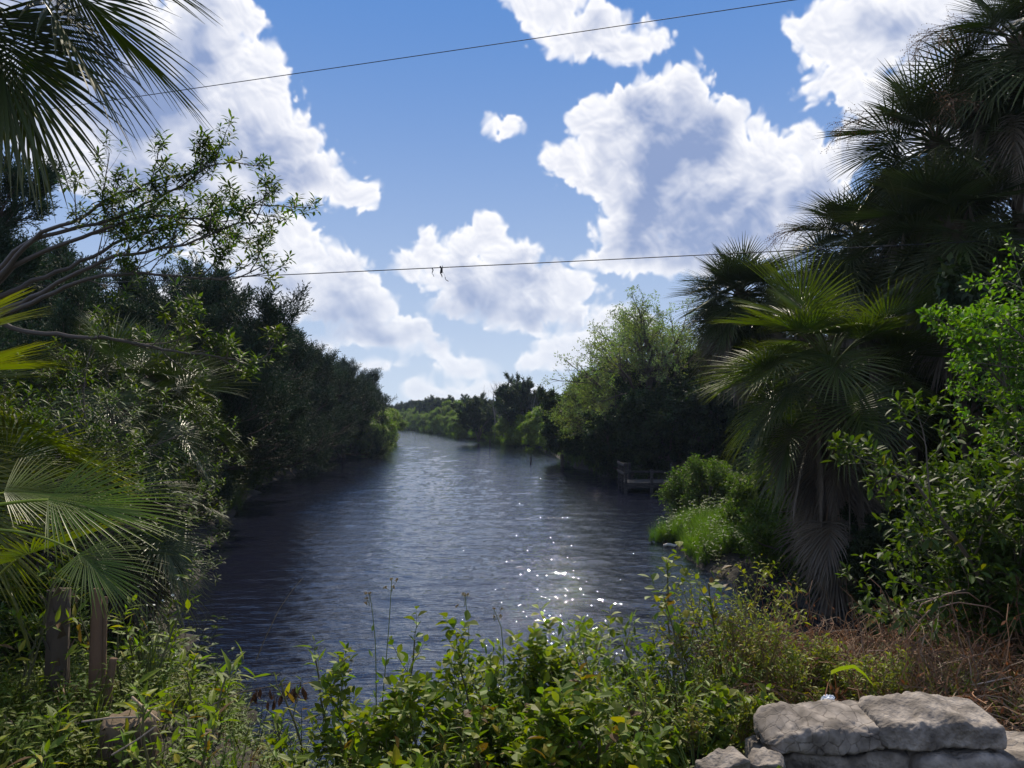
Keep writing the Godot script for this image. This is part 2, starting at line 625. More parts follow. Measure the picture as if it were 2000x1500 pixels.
func build_ground() -> void:
	ground_noise = make_noise(77, FastNoiseLite.TYPE_SIMPLEX_SMOOTH, 0.05, 3)
	var s := Shape.new()
	s.smooth = true
	var ds := PackedFloat32Array()
	var d := -40.0
	while d < 2600.0:
		ds.push_back(d)
		if d < 0.0:
			d += 4.0
		elif d < 12.0:
			d += 0.16
		else:
			d *= 1.045
	var xs := PackedFloat32Array()
	for k in range(-110, 111):
		var t := k / 110.0
		xs.push_back(signf(t) * (absf(t) * 14.0 + pow(absf(t), 6.0) * 1800.0))
	for q in ds:
		for x in xs:
			s.vert(Vector3(x, height(x, maxf(q, 0.0)), -q), Color.WHITE)
	var w := xs.size()
	for r in ds.size() - 1:
		for k in w - 1:
			var a := r * w + k
			s.quad(a, a + w, a + w + 1, a + 1)
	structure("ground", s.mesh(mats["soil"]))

func build_water() -> void:
	var s := Shape.new()
	s.smooth = true
	var rng := seeded(9)
	var waves := []
	for k in 36:
		var long := 0.13 * pow(1.075, k)                 # wave length in metres
		var a := rng.randfn(0.0, 0.36) + 0.05
		waves.append([sin(a) * TAU / long, cos(a) * TAU / long, rng.randf() * TAU, 0.0046 * long * rng.randf_range(0.6, 1.3) * (1.0 if long < 0.55 else 0.5), long])
	var ds := PackedFloat32Array()
	var d := 5.2
	while d < 250.0:
		ds.push_back(d)
		d += maxf(0.032, d * 0.0046)
	var cols := 330
	for q in ds:
		var step := maxf(0.032, q * 0.0046)
		var x0 := maxf(edge(LEFT_EDGE, q) - 1.5, -80.0)
		var x1 := edge(RIGHT_EDGE, q) + 1.5
		for k in cols:
			var x := lerpf(x0, x1, float(k) / (cols - 1))
			var y := 0.0
			for w in waves:
				if w[4] > step * 2.4:
					var f: float = w[0] * x + w[1] * q + w[2]
					y += w[3] * (sin(f) - 0.22 * cos(2.0 * f))
			s.vert(Vector3(x, y, -q), Color.WHITE)
	for r in ds.size() - 1:
		for k in cols - 1:
			var a := r * cols + k
			s.quad(a, a + cols, a + cols + 1, a + 1)
	structure("water", s.mesh(mats["water"]))

# ------------------------------------------------------------------ growing plants

# Branches from a base; o holds per level: kids, ratio, angle, up, wander. Twig paths come back in "twigs".
func grow(rng: RandomNumberGenerator, o: Dictionary, s: Shape, twigs: Array, p: Vector3, dir: Vector3, length: float, radius: float, level: int) -> void:
	var last: int = o.kids.size()
	var n := 7 if level == 0 else (5 if level < last else 4)
	var pts := PackedVector3Array([p])
	var d := dir.normalized()
	var wander: float = o.wander
	var up: float = o.up[mini(level, o.up.size() - 1)]
	for k in n:
		d = (d + rand_dir(rng) * wander + Vector3.UP * up).normalized()
		p += d * length / n
		pts.push_back(p)
	if radius > o.get("thin", 0.0):
		tube(s, pts, radius, radius * (0.5 if level < last else 0.3), o.get("sides", 6) if level < 2 else 3, o.bark)
	if level == last:
		twigs.append(pts)
		return
	var count: int = o.kids[level]
	var from: float = o.from[mini(level, o.from.size() - 1)]
	var roll := rng.randf() * TAU
	for k in count:
		var t := lerpf(from, 1.0, (k + rng.randf() * 0.9) / count)
		var f := t * n
		var a := mini(int(f), n - 1)
		var q := pts[a].lerp(pts[a + 1], f - a)
		var along := (pts[a + 1] - pts[a]).normalized()
		roll += 2.4 + rng.randf_range(-0.4, 0.4)
		var sidew := across(along).rotated(along, roll)
		var ang: float = o.angle[level] * rng.randf_range(0.7, 1.25) * lerpf(1.15, 0.7, t)
		var nd := along.rotated(sidew, ang)
		grow(rng, o, s, twigs, q, nd, length * o.ratio[level] * lerpf(1.2, 0.65, t) * rng.randf_range(0.75, 1.25), radius * 0.5 * lerpf(1.0, 0.6, t), level + 1)

# Places along every twig, y pointing out along it.
func sprigs(rng: RandomNumberGenerator, twigs: Array, each: int, size: float, up := 0.25, spread := 0.8) -> Array:
	var out := []
	for tw in twigs:
		var n: int = tw.size() - 1
		for k in each:
			var t := (k + rng.randf()) / each
			var f := t * n
			var a := mini(int(f), n - 1)
			var q: Vector3 = tw[a].lerp(tw[a + 1], f - a)
			var d: Vector3 = (tw[a + 1] - tw[a]).normalized() + rand_dir(rng) * spread * (1.0 - t * 0.6) + Vector3.UP * up
			out.append(turned(d, rng.randf() * TAU, size * rng.randf_range(0.7, 1.25), q))
	return out

func tints_for(rng: RandomNumberGenerator, places: Array, base: Color, light := 0.3, hue := 0.15) -> PackedColorArray:
	var c := PackedColorArray()
	for p in places:
		c.push_back(shift(base, rng, light, hue))
	return c

# A clump of small leaves about half a metre across, y up along its twig.
func clump(k: int, count: int, length: float, width: float, kind: String) -> ArrayMesh:
	var rng := seeded(k)
	var s := Shape.new()
	for j in count:
		var t := pow(rng.randf(), 0.7)
		var out := rand_dir(rng)
		var base := Vector3(out.x * 0.13 * t, t * 0.36, out.z * 0.13 * t)
		var d := Vector3(out.x, 0.35 + out.y * 0.8, out.z)
		chip(s, base, d, (Vector3.UP + rand_dir(rng) * 0.7).normalized(), length * rng.randf_range(0.7, 1.3), width * rng.randf_range(0.8, 1.2), shift(Color(1, 1, 1), rng, 0.22, 0.08))
	return s.mesh(mats[kind])

# A plume of scale leaves, as cedars carry.
func plume(k: int) -> ArrayMesh:
	var rng := seeded(k)
	var s := Shape.new()
	for b in 7:
		var t := b / 7.0
		var a := b * 2.4 + rng.randf()
		var d0 := Vector3(cos(a) * 0.75, 0.9, sin(a) * 0.75).normalized()
		var p := Vector3(0, t * 0.30, 0)
		for j in 9:
			var q := p + d0 * (0.02 + j * 0.021)
			var sd := rand_dir(rng)
			chip(s, q, d0 + sd * 0.6, rand_dir(rng), 0.055, 0.018, shift(Color(1, 1, 1), rng, 0.25, 0.06))
	for j in 12:
		chip(s, Vector3(0, 0.12 + j * 0.02, 0), Vector3.UP + rand_dir(rng) * 0.5, rand_dir(rng), 0.07, 0.02, shift(Color(1, 1, 1), rng, 0.25, 0.06))
	return s.mesh(mats["cedar"])

# A whorl of narrow leaves at a twig's end.
func rosette(k: int, count: int, length: float, width: float, kind := "leaf") -> ArrayMesh:
	var rng := seeded(k)
	var s := Shape.new()
	for j in count:
		var a := j * 2.4 + rng.randf_range(-0.3, 0.3)
		var rise := lerpf(-0.25, 1.1, float(j) / count) + rng.randf_range(-0.25, 0.25)
		var d := Vector3(cos(a), rise, sin(a))
		var base := Vector3(0, 0.05 * j / count, 0)
		leaf(s, base, d, Vector3(-cos(a) * rise, 1.0, -sin(a) * rise), length * rng.randf_range(0.65, 1.15), width * rng.randf_range(0.8, 1.15), rng.randf_range(0.05, 0.3), 0.25, shift(Color(1, 1, 1), rng, 0.2, 0.1), 0.55)
	return s.mesh(mats[kind])

func one_leaf(k: int, length: float, width: float, wide_at: float, kind := "leaf", col := Color(1, 1, 1), sections := 3) -> ArrayMesh:
	var rng := seeded(k)
	var s := Shape.new()
	var p := PackedVector3Array([Vector3.ZERO, Vector3(0, length * 0.12, 0)])
	leaf(s, Vector3(0, length * 0.1, 0), Vector3(0.0, 1, 0), Vector3(0, 0, 1), length, width, rng.randf_range(0.02, 0.25), rng.randf_range(0.12, 0.4), col, wide_at, sections)
	var b := s.vert(Vector3(-0.0012, 0, 0), col)
	var e := s.vert(Vector3(0.0012, 0, 0), col)
	var f := s.vert(Vector3(0, length * 0.12, 0), col)
	s.tri(b, f, e)
	return s.mesh(mats[kind])

# A tree: trunk with its limbs, and a crown of clumps.
func tree(called: String, label: String, category: String, where: Vector3, seed_no: int, o: Dictionary, group := "") -> Node3D:
	var rng := seeded(seed_no)
	var t := thing(called, label, category, where, group)
	var s := Shape.new()
	s.smooth = true
	var twigs := []
	var stems: int = o.get("stems", 1)
	for k in stems:
		var lean: Vector3 = o.get("lean", Vector3.ZERO)
		var d := Vector3.UP + lean
		if stems > 1:
			var a := TAU * k / stems + rng.randf()
			d += Vector3(cos(a), 0, sin(a)) * o.get("splay", 0.5) * rng.randf_range(0.5, 1.3)
		grow(rng, o, s, twigs, Vector3(0, -0.15, 0), d, o.length * rng.randf_range(0.85, 1.1), o.radius, 0)
	part("trunk", s.mesh(mats["bark"]), t)
	var places := sprigs(rng, twigs, o.each, o.size, o.get("lift", 0.25), o.get("spread", 0.8))
	if places:
		many("crown", o.clump, places, tints_for(rng, places, o.tint, o.get("light", 0.3), o.get("hue", 0.15)), t)
	return t

# ------------------------------------------------------------------ trees

var cl_fine: ArrayMesh
var cl_airy: ArrayMesh
var cl_broad: ArrayMesh
var cl_far: ArrayMesh
var cl_plume: ArrayMesh

func kinds() -> Dictionary:
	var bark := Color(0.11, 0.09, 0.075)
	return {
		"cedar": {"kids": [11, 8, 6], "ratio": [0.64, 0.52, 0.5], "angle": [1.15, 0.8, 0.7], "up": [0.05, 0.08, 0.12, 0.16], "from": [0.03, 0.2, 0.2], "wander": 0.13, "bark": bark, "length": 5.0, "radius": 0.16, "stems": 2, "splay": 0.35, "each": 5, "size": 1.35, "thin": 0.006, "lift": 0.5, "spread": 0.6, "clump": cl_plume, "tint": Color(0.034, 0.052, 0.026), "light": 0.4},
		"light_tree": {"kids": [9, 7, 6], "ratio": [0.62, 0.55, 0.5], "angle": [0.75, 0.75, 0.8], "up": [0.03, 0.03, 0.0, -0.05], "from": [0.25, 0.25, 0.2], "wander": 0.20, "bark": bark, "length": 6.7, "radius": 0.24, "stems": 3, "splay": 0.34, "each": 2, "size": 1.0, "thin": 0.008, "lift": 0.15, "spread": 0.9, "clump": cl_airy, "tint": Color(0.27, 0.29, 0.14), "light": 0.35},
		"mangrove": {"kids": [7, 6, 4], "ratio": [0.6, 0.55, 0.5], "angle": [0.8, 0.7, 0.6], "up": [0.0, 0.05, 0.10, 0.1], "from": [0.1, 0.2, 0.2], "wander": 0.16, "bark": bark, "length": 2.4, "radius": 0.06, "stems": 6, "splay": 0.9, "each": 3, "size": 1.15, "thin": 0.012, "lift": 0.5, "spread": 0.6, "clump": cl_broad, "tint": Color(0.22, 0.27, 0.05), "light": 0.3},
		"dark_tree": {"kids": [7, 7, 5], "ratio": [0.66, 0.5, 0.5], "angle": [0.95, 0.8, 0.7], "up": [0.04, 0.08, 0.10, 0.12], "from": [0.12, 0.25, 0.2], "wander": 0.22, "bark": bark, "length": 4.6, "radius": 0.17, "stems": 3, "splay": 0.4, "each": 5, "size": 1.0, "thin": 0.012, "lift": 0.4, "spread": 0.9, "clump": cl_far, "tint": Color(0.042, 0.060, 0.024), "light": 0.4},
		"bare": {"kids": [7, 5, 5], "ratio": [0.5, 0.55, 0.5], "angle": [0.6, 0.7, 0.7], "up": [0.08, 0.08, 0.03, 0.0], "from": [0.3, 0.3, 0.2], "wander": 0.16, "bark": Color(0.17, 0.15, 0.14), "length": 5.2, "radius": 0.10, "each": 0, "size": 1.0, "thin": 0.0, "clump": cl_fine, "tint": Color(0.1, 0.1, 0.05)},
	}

func build_far_bank() -> void:
	cl_airy = clump(105, 20, 0.10, 0.045, "far_leaf")
	cl_fine = clump(101, 34, 0.085, 0.036, "far_leaf")
	cl_broad = clump(102, 34, 0.12, 0.06, "far_leaf")
	cl_far = clump(103, 30, 0.15, 0.08, "far_leaf")
	cl_plume = plume(104)
	var k := kinds()
	# the wood that closes the view where the canal bends away
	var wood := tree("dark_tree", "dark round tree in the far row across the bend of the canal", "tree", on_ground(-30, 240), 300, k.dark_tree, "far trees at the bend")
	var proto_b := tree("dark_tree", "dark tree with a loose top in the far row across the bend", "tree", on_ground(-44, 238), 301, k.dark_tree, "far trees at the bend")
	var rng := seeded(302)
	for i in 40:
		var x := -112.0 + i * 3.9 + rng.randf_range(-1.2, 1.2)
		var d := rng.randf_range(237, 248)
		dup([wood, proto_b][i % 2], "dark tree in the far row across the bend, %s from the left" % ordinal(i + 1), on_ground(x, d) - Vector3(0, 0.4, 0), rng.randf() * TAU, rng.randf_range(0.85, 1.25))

func build_right_bank() -> void:
	var k := kinds()
	var rng := seeded(400)
	# low bright mangroves along the water
	var low := tree("mangrove_shrub", "bright green rounded mangrove shrub at the water in front of the dark tree", "shrub", on_ground(edge(RIGHT_EDGE, 84) + 1.0, 84), 401, k.mangrove, "mangroves along the right bank")
	var low_b := tree("mangrove_shrub", "bright green mangrove shrub left of the roundest one on the right bank", "shrub", on_ground(edge(RIGHT_EDGE, 93) + 1.0, 93), 402, k.mangrove, "mangroves along the right bank")
	var d := 68.0
	var nth := 0
	while d < 235.0:
		nth += 1
		var x := edge(RIGHT_EDGE, d) + rng.randf_range(0.2, 2.2)
		var z := rng.randf_range(0.85, 1.25) * (1.0 if d < 125.0 else 1.25)
		dup([low, low_b][rng.randi() % 2], "green mangrove shrub, %s from the near end of the belt along the right bank" % ordinal(nth), on_ground(x, d) - Vector3(0, 0.3, 0), rng.randf() * TAU, z)
		d += rng.randf_range(2.3, 3.4) * (1.0 if d < 125.0 else 1.5)
	for i in 22:
		var q := 64.0 + i * 7.2
		dup([low, low_b][i % 2], "green shrub on the far left bank beyond the cedars, %s from the near end" % ordinal(i + 1), on_ground(edge(LEFT_EDGE, q) - rng.randf_range(0.5, 2.0), q) - Vector3(0, 0.3, 0), rng.randf() * TAU, 1.3)
	# dark trees behind them
	var dark := tree("dark_tree", "tall dark tree standing above the mangroves on the right bank", "tree", at(935, 845, 92), 403, k.dark_tree, "dark trees on the right bank")
	dark.position.y = 0.3
	dark.scale = Vector3.ONE * 0.72
	var dark_b := tree("dark_tree", "dark tree beside the leafless ones on the right bank", "tree", at(1020, 845, 84), 404, k.dark_tree, "dark trees on the right bank")
	dark_b.position.y = 0.3
	var row := [[880, 130, 0.9], [860, 145, 0.95], [835, 165, 0.95], [905, 118, 0.75], [960, 100, 0.65], [990, 104, 0.8], [1045, 78, 0.6], [1060, 66, 0.55], [1085, 70, 0.7], [1000, 112, 0.75], [815, 190, 1.0], [790, 205, 1.0], [770, 222, 1.0], [850, 185, 1.1], [1115, 58, 0.7], [920, 140, 0.8]]
	row.sort_custom(func(u, v): return u[1] < v[1])
	for i in row.size():
		var e: Array = row[i]
		var p := at(e[0], 845, e[1])
		p.x = maxf(p.x, edge(RIGHT_EDGE, e[1]) + 3.0)
		p.y = 0.3
		dup([dark, dark_b][rng.randi() % 2], "dark tree behind the mangroves of the right bank, %s nearest of its row" % ordinal(i + 1), p, rng.randf() * TAU, e[2])
	for e in [[985, 88, 1.0], [965, 90, 0.9], [1005, 86, 0.95], [1030, 80, 0.85]]:
		var p := at(e[0], 845, e[1])
		p.y = 0.5
		var names := ["leafless grey tree, tallest of those above the mangroves", "leafless grey tree left of the tallest bare one", "leafless grey tree right of the tallest bare one", "small leafless grey tree next to the dark crown"]
		var t := tree("bare_tree", names[[88, 90, 86, 80].find(int(e[1]))], "tree", p, 410 + int(e[0]), k.bare, "leafless trees on the right bank")
		t.scale = Vector3.ONE * e[2]
	# the pale green tree over the dock
	var o: Dictionary = k.light_tree
	o.length = 5.9
	tree("light_green_tree", "airy light green tree leaning over the dark thicket by the dock", "tree", Vector3(7.2, 0.4, -40), 421, o)
	o.length = 4.2
	o.lean = Vector3(-0.15, 0, 0)
	o.stems = 2
	tree("light_green_tree", "smaller light green tree at the left edge of the airy one", "tree", Vector3(6.0, 0.3, -42), 422, o)
	# the dark thicket under it
	var th: Dictionary = k.dark_tree
	th.length = 2.9
	th.from = [0.05, 0.1, 0.1]
	th.splay = 0.75
	th.stems = 5
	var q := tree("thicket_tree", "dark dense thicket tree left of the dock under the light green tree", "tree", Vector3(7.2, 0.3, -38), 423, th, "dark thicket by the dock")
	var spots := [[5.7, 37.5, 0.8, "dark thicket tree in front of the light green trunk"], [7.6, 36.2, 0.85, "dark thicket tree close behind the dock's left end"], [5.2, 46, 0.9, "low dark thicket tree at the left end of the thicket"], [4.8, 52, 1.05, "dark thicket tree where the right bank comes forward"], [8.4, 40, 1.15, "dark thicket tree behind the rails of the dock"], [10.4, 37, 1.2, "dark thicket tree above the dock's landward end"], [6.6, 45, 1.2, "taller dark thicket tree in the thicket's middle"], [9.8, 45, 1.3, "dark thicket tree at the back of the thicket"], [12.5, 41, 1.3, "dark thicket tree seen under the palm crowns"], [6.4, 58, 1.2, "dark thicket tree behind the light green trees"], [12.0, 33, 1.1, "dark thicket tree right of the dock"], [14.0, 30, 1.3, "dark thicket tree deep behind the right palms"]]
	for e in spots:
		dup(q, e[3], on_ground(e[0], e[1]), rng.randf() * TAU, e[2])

	var pt: Dictionary = k.mangrove
	pt.length = 1.2
	pt.size = 0.75
	pt.clump = cl_airy
	pt.each = 2
	pt.wander = 0.30
	pt.kids = [5, 5, 4]
	pt.splay = 1.25
	pt.stems = 8
	pt.light = 0.45
	pt.tint = Color(0.125, 0.17, 0.035)
	tree("waterside_shrub", "bright leafy shrub standing over the grassy point in front of the dock", "shrub", on_ground(5.6, 22.5), 431, pt, "shrubs at the point")
	tree("waterside_shrub", "leafy shrub behind the grass of the point, left of the palm's dead skirt", "shrub", on_ground(5.9, 17.6), 432, pt, "shrubs at the point")
	tree("waterside_shrub", "low leafy shrub at the water under the palm's dead skirt", "shrub", on_ground(5.6, 14.6), 433, pt, "shrubs at the point")
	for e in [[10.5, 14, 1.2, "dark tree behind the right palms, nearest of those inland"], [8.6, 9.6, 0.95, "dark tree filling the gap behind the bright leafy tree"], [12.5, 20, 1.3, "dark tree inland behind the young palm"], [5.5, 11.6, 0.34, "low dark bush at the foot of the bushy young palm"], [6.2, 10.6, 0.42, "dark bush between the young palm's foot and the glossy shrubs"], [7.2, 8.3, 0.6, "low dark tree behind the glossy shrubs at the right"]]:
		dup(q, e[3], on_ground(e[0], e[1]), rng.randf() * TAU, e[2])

func build_left_bank() -> void:
	var k := kinds()
	var rng := seeded(500)
	var c: Dictionary = k.cedar
	var a := tree("cedar_tree", "dark cedar with a ragged top nearest the water on the left bank", "tree", Vector3(-9.6, 0.1, -23), 501, c, "dark cedars on the left bank")
	var b := tree("cedar_tree", "dark cedar standing second in the left row", "tree", Vector3(-11.0, 0.1, -29), 502, c, "dark cedars on the left bank")
	var d := tree("cedar_tree", "dark cedar in the middle of the left row", "tree", Vector3(-12.2, 0.1, -35), 503, c, "dark cedars on the left bank")
	for e in [a, b, d]:
		e.scale = Vector3.ONE * 0.95
	var spots := [[-12.4, 42, 1.0, "dark cedar hanging low over the water past the middle of the left row"], [-12.6, 50, 1.0, "dark cedar next to the last one on the left bank"], [-12.6, 59, 1.0, "farthest dark cedar of the left row with branches at the water"], [-15.5, 70, 1.0, "cedar half hidden behind the farthest of the left row"], [-14.0, 31, 0.9, "tall cedar behind the second of the left row"], [-12.6, 24, 0.85, "tall cedar behind the nearest of the left row"], [-14.8, 38, 0.95, "cedar behind the middle of the left row"], [-15.5, 46, 1.1, "cedar at the back of the left row"], [-9.4, 18, 0.72, "dark cedar beside the drooping palms"], [-12.0, 19, 0.85, "cedar behind the drooping palms"], [-15.0, 26, 0.95, "cedar far back among the left trees"], [-17.0, 58, 1.2, "cedar behind the farthest of the left row, standing inland"]]
	for i in spots.size():
		var e: Array = spots[i]
		dup([a, b, d][i % 3], e[3], on_ground(e[0], e[1]) - Vector3(0, 0.3, 0), rng.randf() * TAU, e[2])
	# the near cedar at the left edge
	var n: Dictionary = k.cedar
	n.each = 7
	n.size = 0.75
	n.length = 5.8
	n.stems = 1
	n.ratio = [0.30, 0.5, 0.5]
	n.tint = Color(0.045, 0.07, 0.04)
	tree("near_cedar_tree", "green feathery cedar at the left edge under the palm fronds", "tree", Vector3(-7.25, 0.8, -9.8), 521, n)

# ------------------------------------------------------------------ palms

var fronds_green := []
var fronds_dead := []
var fronds_bright := []
var fronds_mid := []
var fronds_compact := []

# Blade and stalk of one fan frond, base at the origin, leaving along +X and arching down.
func make_frond(k: int, pitch: float, bow: float, stalk: float, size: float, droop: float, cup: float, tint: Color, tip: Color, segs := 54, steps := 6, open := 2.2, roll := 0.0, kind := "frond") -> Array:
	var rng := seeded(k)
	var st := Shape.new()
	st.smooth = true
	var pts := PackedVector3Array()
	var p := Vector3.ZERO
	var a := pitch
	for j in 9:
		pts.push_back(p)
		p += Vector3(cos(a), sin(a), 0) * stalk / 8.0
		a -= bow / 8.0
	tube(st, pts, 0.021 * size, 0.010 * size, 5, Color(tint.r * 1.5, tint.g * 1.3, tint.b * 1.2))
	var hub := pts[8]
	var fwd := Vector3(cos(a), sin(a), 0)
	var up := Vector3(-sin(a), cos(a), 0)
	var side := Vector3(0, 0, 1)
	if roll != 0.0:
		side = side.rotated(fwd, roll)
		up = up.rotated(fwd, roll)
	var s := Shape.new()
	for j in segs:
		var u := float(j) / (segs - 1) * 2.0 - 1.0
		var th := u * open + rng.randf_range(-0.028, 0.028)
		# the rib runs on into the blade, so that the middle segments start further out and lower
		var along := 0.30 * size * pow(1.0 - absf(u), 1.3)
		var rib := hub + fwd * along - up * along * along * 0.55 / size
		var dir := (fwd * cos(th) + side * sin(th) + up * (cup * absf(sin(th)) - 0.5 * along / size)).normalized()
		var len := size * (0.98 - 0.38 * pow(absf(u), 1.6)) * rng.randf_range(0.9, 1.05) - along * 0.55
		var wmax := minf(0.029 * size + 0.003, len * 0.42 * 2.0 * open / segs * 1.1)
		var q := rib
		var d := dir
		var col := shift(tint, rng, 0.22, 0.08)
		var cut := len * (0.34 + 0.1 * rng.randf())
		var lean := rng.randf_range(-0.25, 0.25)
		var hang := droop * rng.randf_range(0.6, 1.5)
		var prev := []
		for m in steps + 1:
			var t := float(m) / steps
			var r := t * len
			var w := (r / cut if r < cut else pow((len - r) / (len - cut), 0.75)) * wmax * 0.5
			w = maxf(w, 0.0012)
			var n := up
			var sw := d.cross(up).normalized()
			sw = (sw + up * lean * t).normalized()
			n = sw.cross(d).normalized()
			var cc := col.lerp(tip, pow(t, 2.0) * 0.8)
			var l := s.vert(q - sw * w, cc)
			var mid := s.vert(q - n * w * 0.5, cc)
			var rr := s.vert(q + sw * w, cc)
			if prev:
				s.quad(prev[0], l, mid, prev[1])
				s.quad(prev[1], mid, rr, prev[2])
			prev = [l, mid, rr]
			q += d * len / steps
			d = (d + Vector3.DOWN * hang * (0.1 + t * t) * 2.2 / steps).normalized()
	return [s.mesh(mats[kind]), st.mesh(mats["stem"]), pitch]

func make_fronds() -> void:
	var g := Color(0.050, 0.076, 0.019)
	var tip := Color(0.12, 0.115, 0.04)
	var k := 600
	for pitch in [1.45, 1.25, 1.05, 0.85, 0.6, 0.35, 0.1, -0.2, -0.5, -0.8]:
		for v in 2:
			k += 1
			fronds_green.append(make_frond(k, pitch, 0.5 + 0.35 * v, 0.85, 1.05, 0.30 + 0.25 * v + 0.14 * (1.4 - pitch), 0.55 - 0.35 * v, g, tip))
	for pitch in [1.45, 1.2, 0.95, 0.7, 0.45, 0.2, -0.1, -0.4, -0.7, -1.0, -1.25]:
		for v in 2:
			k += 1
			fronds_compact.append(make_frond(k, pitch, 0.35 + 0.3 * v, 0.5, 1.0, 0.22 + 0.2 * v + 0.26 * maxf(0.0, 0.7 - pitch), 0.45 - 0.35 * v, g * 0.85, tip * 0.8, 42, 6, 1.95))
	for pitch in [1.45, 1.25, 1.05, 0.85, 0.6, 0.35, 0.1, -0.2, -0.5, -0.8]:
		for v in 2:
			k += 1
			fronds_mid.append(make_frond(k, pitch, 0.5 + 0.35 * v, 0.85, 1.05, 0.30 + 0.25 * v + 0.14 * (1.4 - pitch), 0.55 - 0.35 * v, Color(0.058, 0.086, 0.020), Color(0.13, 0.13, 0.035), 50, 6, 2.2, 0.0, "palmetto"))
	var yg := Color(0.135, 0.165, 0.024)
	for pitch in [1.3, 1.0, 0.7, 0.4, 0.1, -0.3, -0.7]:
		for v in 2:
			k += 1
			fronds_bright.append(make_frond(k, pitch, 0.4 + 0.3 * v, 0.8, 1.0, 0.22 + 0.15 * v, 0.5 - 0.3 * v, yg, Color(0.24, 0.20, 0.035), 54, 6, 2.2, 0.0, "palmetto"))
	for pitch in [-0.6, -0.9, -1.15, -1.35]:
		for v in 2:
			k += 1
			fronds_dead.append(make_frond(k, pitch, 0.5, 0.75, 0.95, 1.6, 0.9, Color(0.15, 0.118, 0.088), Color(0.21, 0.17, 0.13), 34, 5, 1.5))

func add_frond(parent: Node, f: Array, az: float, size: float, where := Vector3.ZERO, called := "frond", label := "") -> Node3D:
	var b := Basis(Vector3.UP, az)
	var o := part(called, f[0], parent, Transform3D(b.scaled(Vector3.ONE * size), where))
	part("stalk", f[1], o)
	if label:
		o.set_meta("label", label)
	return o

# o: green, dead, size, low (lowest pitch), rise (trunk height), thick
func palm(called: String, label: String, where: Vector3, seed_no: int, o: Dictionary, group := "") -> Node3D:
	var rng := seeded(seed_no)
	var t := thing(called, label, "palm", where, group)
	var rise: float = o.rise
	var lean: Vector3 = o.get("lean", Vector3.ZERO)
	var s := Shape.new()
	var pts := PackedVector3Array()
	for j in 9:
		var q := j / 8.0
		pts.push_back(Vector3(0, rise * q - 1.0 * (1.0 - q), 0) + lean * q * q)
	var r: float = o.get("thick", 0.17)
	tube(s, pts, r * 1.1, r, 10, Color(0.105, 0.08, 0.06), 0.12, rng)
	# old leaf bases, crossing on the trunk
	var boots: int = int(rise * 34)
	var z := r / 0.17
	for j in boots:
		var q := (j + 0.5) / boots
		var az := j * 2.4
		var c := Vector3(0, rise * q, 0) + lean * q * q
		var out := Vector3(cos(az), 0, sin(az))
		var b0 := c + out * r * 0.9
		var tip := b0 + out * 0.10 * z + Vector3(0, 0.2, 0) * z + rand_dir(rng) * 0.03
		var sd := Vector3(-out.z, 0, out.x) * 0.07 * z
		var col := shift(Color(0.14, 0.11, 0.085), rng, 0.3)
		var a := s.vert(b0 - sd, col)
		var b := s.vert(b0 + sd, col)
		var d := s.vert(tip, col)
		var e := s.vert(b0 + (Vector3(0, 0.05, 0) - out * 0.02) * z, col)
		s.tri(a, b, d)
		s.tri(b, e, d)
		s.tri(e, a, d)
	part("trunk", s.mesh(mats["bark"]), t)
	var top := pts[8]
	var count: int = o.green
	var stock: Array = o.get("stock", fronds_green)
	var low: float = o.get("low", -0.6)
	for j in count:
		var age := pow((j + 0.5) / count, 0.9)
		var want := lerpf(1.5, low, age)
		var best := 0
		for f in stock.size():
			if absf(stock[f][2] - want) < absf(stock[best][2] - want) - 0.001 or (absf(stock[f][2] - want) < absf(stock[best][2] - want) + 0.01 and rng.randf() < 0.5):
				best = f
		var az := j * 2.39996 + rng.randf_range(-0.25, 0.25)
		var size: float = o.size * rng.randf_range(0.88, 1.12) * lerpf(0.8, 1.05, minf(age * 2.5, 1.0))
		add_frond(t, stock[best], az, size, top - Vector3(0, 0.25 * age, 0))
	for j in o.dead:
		var f: Array = fronds_dead[rng.randi() % fronds_dead.size()]
		add_frond(t, f, j * 2.39996 + rng.randf_range(-0.5, 0.5), o.size * rng.randf_range(0.85, 1.1), top - Vector3(0, 0.3 + 0.5 * rng.randf(), 0), "dead_frond")
	for j in o.get("stalks", 0):
		var fl := Shape.new()
		var tw := []
		var opt := {"kids": [12, 9], "ratio": [0.35, 0.45], "angle": [0.7, 0.7], "up": [-0.16, -0.12, -0.1], "from": [0.4, 0.1], "wander": 0.06, "bark": Color(0.20, 0.12, 0.075), "sides": 3}
		var az: float = o.get("stalk_az", 0.0) + j * 0.9
		grow(rng, opt, fl, tw, top, Vector3(cos(az), 0.75, -sin(az)), 1.5 * o.size, 0.014, 0)
		for w in tw:
			for m in 5:
				var q: Vector3 = w[m]
				chip(fl, q, rand_dir(rng), rand_dir(rng), 0.022, 0.016, shift(Color(0.20, 0.12, 0.07), rng))
		part("flower_stalk", fl.mesh(mats["dead_leaf"]), t)
	return t

